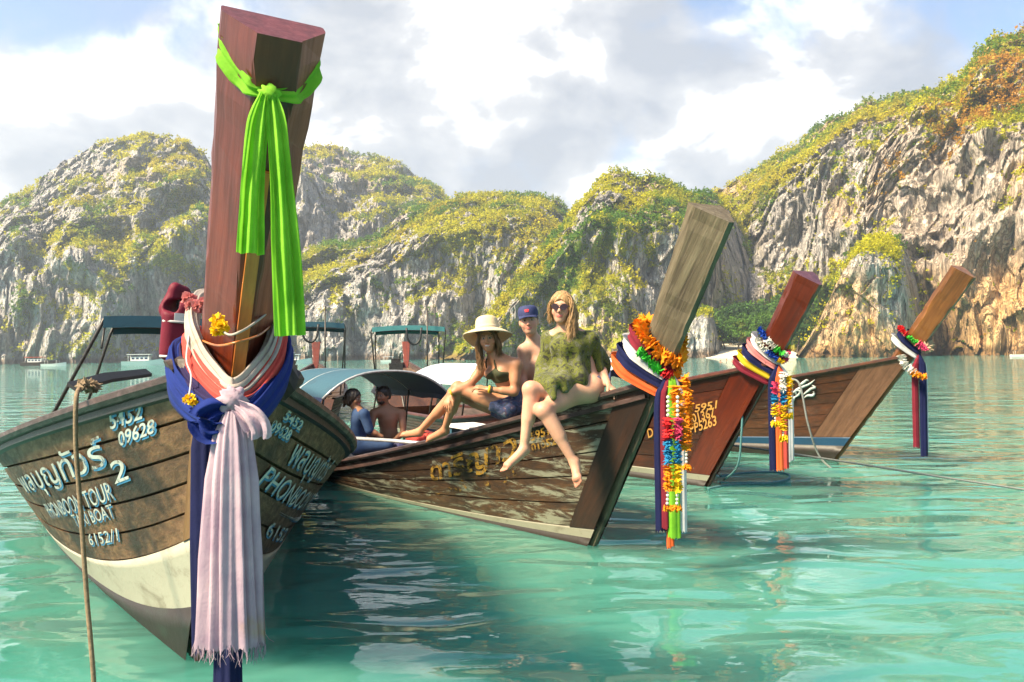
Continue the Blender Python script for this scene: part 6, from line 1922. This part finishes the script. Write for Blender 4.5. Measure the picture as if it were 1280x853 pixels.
for s in 'LR': S.cone(J['hp' + s], J['hp' + s] + (J['kn' + s] - J['hp' + s]) * 0.6, 0.10, 0.09, 0.02)
g = np.stack(np.meshgrid(*S.ax, indexing='ij'), -1)
S.d = np.maximum(S.d, ((g - J['pelvis']) @ MN.up - 0.08).astype(np.float32)); V, F = S.mesh(); mesh_np('swim_shorts', V, F, MATS['swim_navy'], MN.o)

# ---------- two people in the shade of the canopy
J = dict(pelvis=P(446, 556, 10.5), waist=P(448, 540, 10.5), chest=P(450, 524, 10.5), neck=P(447, 513, 10.5), head=P(442, 499, 10.5),
         shL=P(455, 518, 10.32), shR=P(446, 518, 10.72), elL=P(462, 538, 10.3), wrL=P(478, 546, 10.3), elR=P(452, 538, 10.75), wrR=P(470, 548, 10.7),
         hpL=P(450, 558, 10.4), hpR=P(448, 558, 10.62), knL=P(486, 556, 10.35), anL=P(484, 590, 10.4), knR=P(484, 556, 10.6), anR=P(482, 590, 10.65))
A = Figure(J, True, 0.010, 1.0, 0.98, head_f=(0.95, -0.3, -0.05), chest_f=(0.95, -0.3, 0))
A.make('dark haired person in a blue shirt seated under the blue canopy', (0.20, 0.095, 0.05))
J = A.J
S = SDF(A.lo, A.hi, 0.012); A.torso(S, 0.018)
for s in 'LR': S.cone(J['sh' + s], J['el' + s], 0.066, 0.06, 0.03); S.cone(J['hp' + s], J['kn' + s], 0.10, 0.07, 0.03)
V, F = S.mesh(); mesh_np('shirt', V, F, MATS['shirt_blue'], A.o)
A.hair_cap('hair_dark', 0.016, face=(0, -0.04, 0.10), fr=(0.08, 0.10, 0.07), low=-0.10)
S = SDF(A.hp(0, 0, 0) - 0.22, A.hp(0, 0, 0) + 0.22, 0.008); S.ell(A.hp(0, -0.02, -0.13), (0.035, 0.035, 0.045), None, 0.0); S.cone(A.hp(0, 0, -0.10), A.hp(0, -0.10, -0.14), 0.03, 0.018, 0.03); V, F = S.mesh(); mesh_np('hair_bun', V, F, MATS['hair_dark'], A.o)
J = dict(pelvis=P(486, 560, 10.9), waist=P(486, 543, 10.9), chest=P(485, 524, 10.9), neck=P(482, 510, 10.9), head=P(479, 495, 10.86),
         shL=P(502, 517, 10.9), shR=P(467, 517, 10.85), elL=P(504, 542, 10.8), wrL=P(490, 552, 10.65), elR=P(463, 540, 10.75), wrR=P(478, 550, 10.6),
         hpL=P(494, 562, 10.85), hpR=P(480, 562, 10.85), knL=P(500, 558, 10.45), anL=P(498, 590, 10.4), knR=P(474, 558, 10.45), anR=P(474, 590, 10.4))
Bm = Figure(J, False, 0.010, 1.0, 1.0, head_f=(-0.5, -0.85, -0.05), chest_f=(-0.15, -0.98, 0))
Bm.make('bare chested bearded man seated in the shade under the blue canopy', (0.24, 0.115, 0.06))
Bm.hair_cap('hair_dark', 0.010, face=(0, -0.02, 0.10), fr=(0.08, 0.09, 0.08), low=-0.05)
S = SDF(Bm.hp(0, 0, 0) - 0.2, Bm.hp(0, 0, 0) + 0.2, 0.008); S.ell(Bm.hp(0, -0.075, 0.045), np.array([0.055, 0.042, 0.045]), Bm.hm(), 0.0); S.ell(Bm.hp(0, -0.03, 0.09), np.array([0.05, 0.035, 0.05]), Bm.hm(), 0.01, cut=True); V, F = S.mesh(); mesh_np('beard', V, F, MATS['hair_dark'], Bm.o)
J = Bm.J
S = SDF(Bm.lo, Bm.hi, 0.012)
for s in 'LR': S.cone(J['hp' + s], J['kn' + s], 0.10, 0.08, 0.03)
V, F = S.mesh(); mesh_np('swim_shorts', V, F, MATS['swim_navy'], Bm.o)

# ---------- swimmers far off
for i, (px, py, d) in enumerate(((901, 456, 120), (908, 453, 140), (916, 455, 125))):
    c = P(px, py, d); c.z = 0.1
    S = SDF(npv(c) - 0.5, npv(c) + 0.5, 0.03); S.ell(npv(c) + [0, 0, 0.16], (0.10, 0.11, 0.14), None, 0.0); S.cone(npv(c) + [-0.2, 0, -0.15], npv(c) + [0.2, 0, -0.15], 0.1, 0.1, 0.05); S.cone(npv(c) + [0, 0, -0.1], npv(c) + [0, 0, 0.1], 0.07, 0.06, 0.04)
    V, F = S.mesh(); col = np.where((V[:, 2] > c.z + 0.18)[:, None], [0.03, 0.02, 0.015], [0.35, 0.18, 0.11])
    tag(mesh_np('person', V, F, SKIN, col=col), 'swimmer with only head and shoulders above the water off the beach', 'person', 'swimmers off the beach')

# ---------- maroon life jacket hung behind the prow
cloth('jacket_maroon', (0.13, 0.006, 0.022), trans=0.1, rough=0.6)
c = npv(P(221, 408, 4.9)); S = SDF(c - 0.4, c + 0.4, 0.009)
rx = np.array(Matrix.Rotation(R(28), 3, 'Z') @ Matrix.Rotation(R(5), 3, 'Y'))
S.box(c + [0, 0, -0.03], (0.085, 0.13, 0.18), rx, 0.05, 0.0)
S.cone(c + [-0.035, -0.05, 0.10], c + [0.005, -0.03, 0.235], 0.05, 0.03, 0.04); S.cone(c + [0.04, 0.06, 0.10], c + [0.04, 0.02, 0.215], 0.05, 0.03, 0.04)
S.cone(c + [0.005, -0.03, 0.225], c + [0.04, 0.02, 0.205], 0.03, 0.03, 0.03)
S.cone(c + [0.0, -0.25, 0.12], c + [0.03, 0.25, 0.10], 0.045, 0.045, 0.02, cut=True)
S.cone(c + [-0.02, -0.10, -0.17], c + [-0.01, -0.10, 0.06], 0.035, 0.03, 0.03)
V, F = S.mesh(); lj = mesh_np('life_jacket', V, F, MATS['jacket_maroon']); tag(lj, 'maroon life jacket with white trim hung beside the tall prow', 'life jacket')
for dz in (-0.19, 0.02):
    m = MB(); m.tube([c + rx @ np.array([x, y, dz]) for x, y in ((-0.088, -0.10), (-0.03, -0.137), (0.04, -0.136), (0.088, -0.10))], 0.008, 6); m.build('trim', MATS['white_cloth'], lj)
m = MB(); m.box(c + rx @ np.array([0.0, -0.133, 0.05]), (0.06, 0.012, 0.045), Matrix(rx.tolist())); m.build('badge', MATS['white_cloth'], lj, smooth=False)
m = MB(); hp_ = Vector(c + [0.02, 0.0, 0.0]); lo_ = B1.Mi @ hp_
m.tube([B1.Mi @ (hp_ + Vector((0, 0, 0.24))), Vector((lo_.x, lo_.y, 0.9))], 0.016, 6); m.build('jacket_pole', MATS['steel_dark'], R1)
# low black awning frame along the left flank of the lettered boat
m = MB(); aw = [P(84, 478, 6.6), P(130, 466, 7.0), P(182, 461, 7.4), P(190, 467, 7.4), P(140, 474, 7.0), P(96, 486, 6.6)]
top = [B1.Mi @ p for p in aw]; m.add(top + [p - Vector((0, 0, 0.03)) for p in top], [tuple(range(6)), tuple(range(11, 5, -1))] + [(i, (i + 1) % 6, 6 + (i + 1) % 6, 6 + i) for i in range(6)])
m.build('side_awning', MATS['tarp_black'], R1, smooth=False)
# scroll ornament on the brown boat's flank
def scroll(B, root, cx, cy, pts, r):
    m = MB(); out = []
    for x, y in pts:
        q, ta = B.inv(cx + x, cy + y, 1, zl4); z = zl4(q) + (B.sheer(q) - zl4(q)) * ta; out.append(B.loc(q, z, 1, 0.016))
    p = spline(out, 18); m.tube(p, r * np.sin(np.linspace(0.25, math.pi - 0.1, 18)), 5, flat=1.0); m.build('scroll_ornament', MATS['letter_white'], root)
for pts in ([(-14, 6), (-6, 0), (2, -6), (10, -9), (18, -14)], [(-12, 10), (-4, 6), (0, 1), (-5, -1), (-7, 3), (-2, 6)], [(2, 4), (8, 0), (14, -3), (18, -5), (13, -8)], [(4, 10), (9, 6), (14, 5), (17, 2), (14, 0)], [(-2, -6), (2, -10), (8, -13), (11, -12)], [(-18, 14), (-12, 13), (-8, 9), (-12, 7)]):
    scroll(B4, R4, 1002, 489, pts, 0.022)
# bench, oar and blue side cloth inside the boat with the people
m = MB(); c = B2.Mi @ P(589, 533, 7.95)
m.box(c, (0.5, 0.30, 0.03)); m.build('bench_seat', MATS['white_paint'], R2, smooth=False)
for sx in (-0.2, 0.2):
    m = MB(); m.box(c + Vector((sx, 0, -0.14)), (0.04, 0.26, 0.27)); m.build('bench_leg', MATS['canopy_blue'], R2, smooth=False)
m = MB(); m.tube([P(440, 548, 9.6), P(488, 551, 9.0), P(532, 555, 8.4)], 0.022, 7); tag(m.build('oar_pole', MATS['steel_pale']), 'pale grey pole lying across the rail beside the bare feet', 'pole')
q = np.linspace(2.4, 5.6, 14); zt = B2.sheer(q) + 0.32; zb = B2.sheer(q) + 0.02
V = np.stack([np.stack([q - B2.rk * zb, -(B2.width(q, B2.sheer(q)) - 0.03) + 0.02 * np.sin(q * 9), zb], -1), np.stack([q - B2.rk * zb, -(B2.width(q, B2.sheer(q)) - 0.03) + 0.012 * np.sin(q * 9), zt], -1)], 0)
mesh_np('side_cloth', V, grid_faces(2, 14), MATS['canopy_navy'], R2)

# ------------------------------------------------------------------ gear lying in the boats
def vest(c, rz, mat, label):
    c = npv(c); S = SDF(c - 0.4, c + 0.4, 0.014); M_ = np.array(Matrix.Rotation(rz, 3, 'Z'))
    for s in (-1, 1):
        S.box(c + M_ @ np.array([0.10 * s, 0, 0.0]), (0.085, 0.20, 0.06), M_, 0.05, 0.03)
    S.box(c + M_ @ np.array([0, 0.15, 0.0]), (0.16, 0.07, 0.06), M_, 0.05, 0.04)
    V, F = S.mesh(); o = mesh_np('life_jacket', V, F, MATS[mat]); tag(o, label, 'life jacket')
    for dy in (-0.1, 0.04):
        m = MB(); m.box(c + M_ @ np.array([0, dy, 0.062]), (0.36, 0.028, 0.008), Matrix(M_.tolist())); m.build('strap', MATS['tarp_black'], o, smooth=False)


vest(B2.w((4.3, -0.35, 0.52)), 0.5, 'coral_cloth', 'red life jacket lying beside the seated bearded man')
vest(B3.w((3.4, 0.25, 0.86)), 0.9, 'orange_cloth', 'orange life jacket lying on the red boat behind the sun hat')
m = MB(); c = B3.w((4.2, -0.2, 0.62))
m.box(c, (0.55, 0.36, 0.32)); o = m.build('cool_box', MATS['canopy_blue'], smooth=False); tag(o, 'blue cool box with a white lid standing in the red boat', 'cool box')
m = MB(); m.box(c + Vector((0, 0, 0.19)), (0.58, 0.39, 0.06)); m.build('lid', MATS['white_paint'], o, smooth=False)
c = B4.w((1.3, 0.0, float(B4.sheer(1.3)) - 0.10)); pts = []
for k in range(120):
    w = k * 0.42; rr = 0.20 - 0.0006 * k; pts.append(c + Vector((rr * math.cos(w), rr * math.sin(w), 0.02 + 0.0016 * k)))
m = MB(); m.tube(pts, 0.016, 5); tag(m.build('rope_coil', MATS['rope_tan']), 'coil of tan rope on the bow deck of the blue striped boat', 'rope')
# ------------------------------------------------------------------ sea haze
hm = bpy.data.materials.new('haze'); hm.use_nodes = True
t = NT(hm.node_tree)
pv = t.n('ShaderNodeVolumePrincipled'); t.set(pv, 'Color', (0.74, 0.86, 1.0)); t.set(pv, 'Density', 0.0004); t.set(pv, 'Anisotropy', 0.25)
mo = t.n('ShaderNodeOutputMaterial'); t.t.links.new(pv.outputs[0], mo.inputs['Volume'])
m = MB(); m.box((0, 730, 97), (2440, 1700, 206))
hz = m.build('haze', hm, smooth=False)
tag(hz, 'thin sea haze over the whole lagoon', 'haze', kind='stuff')
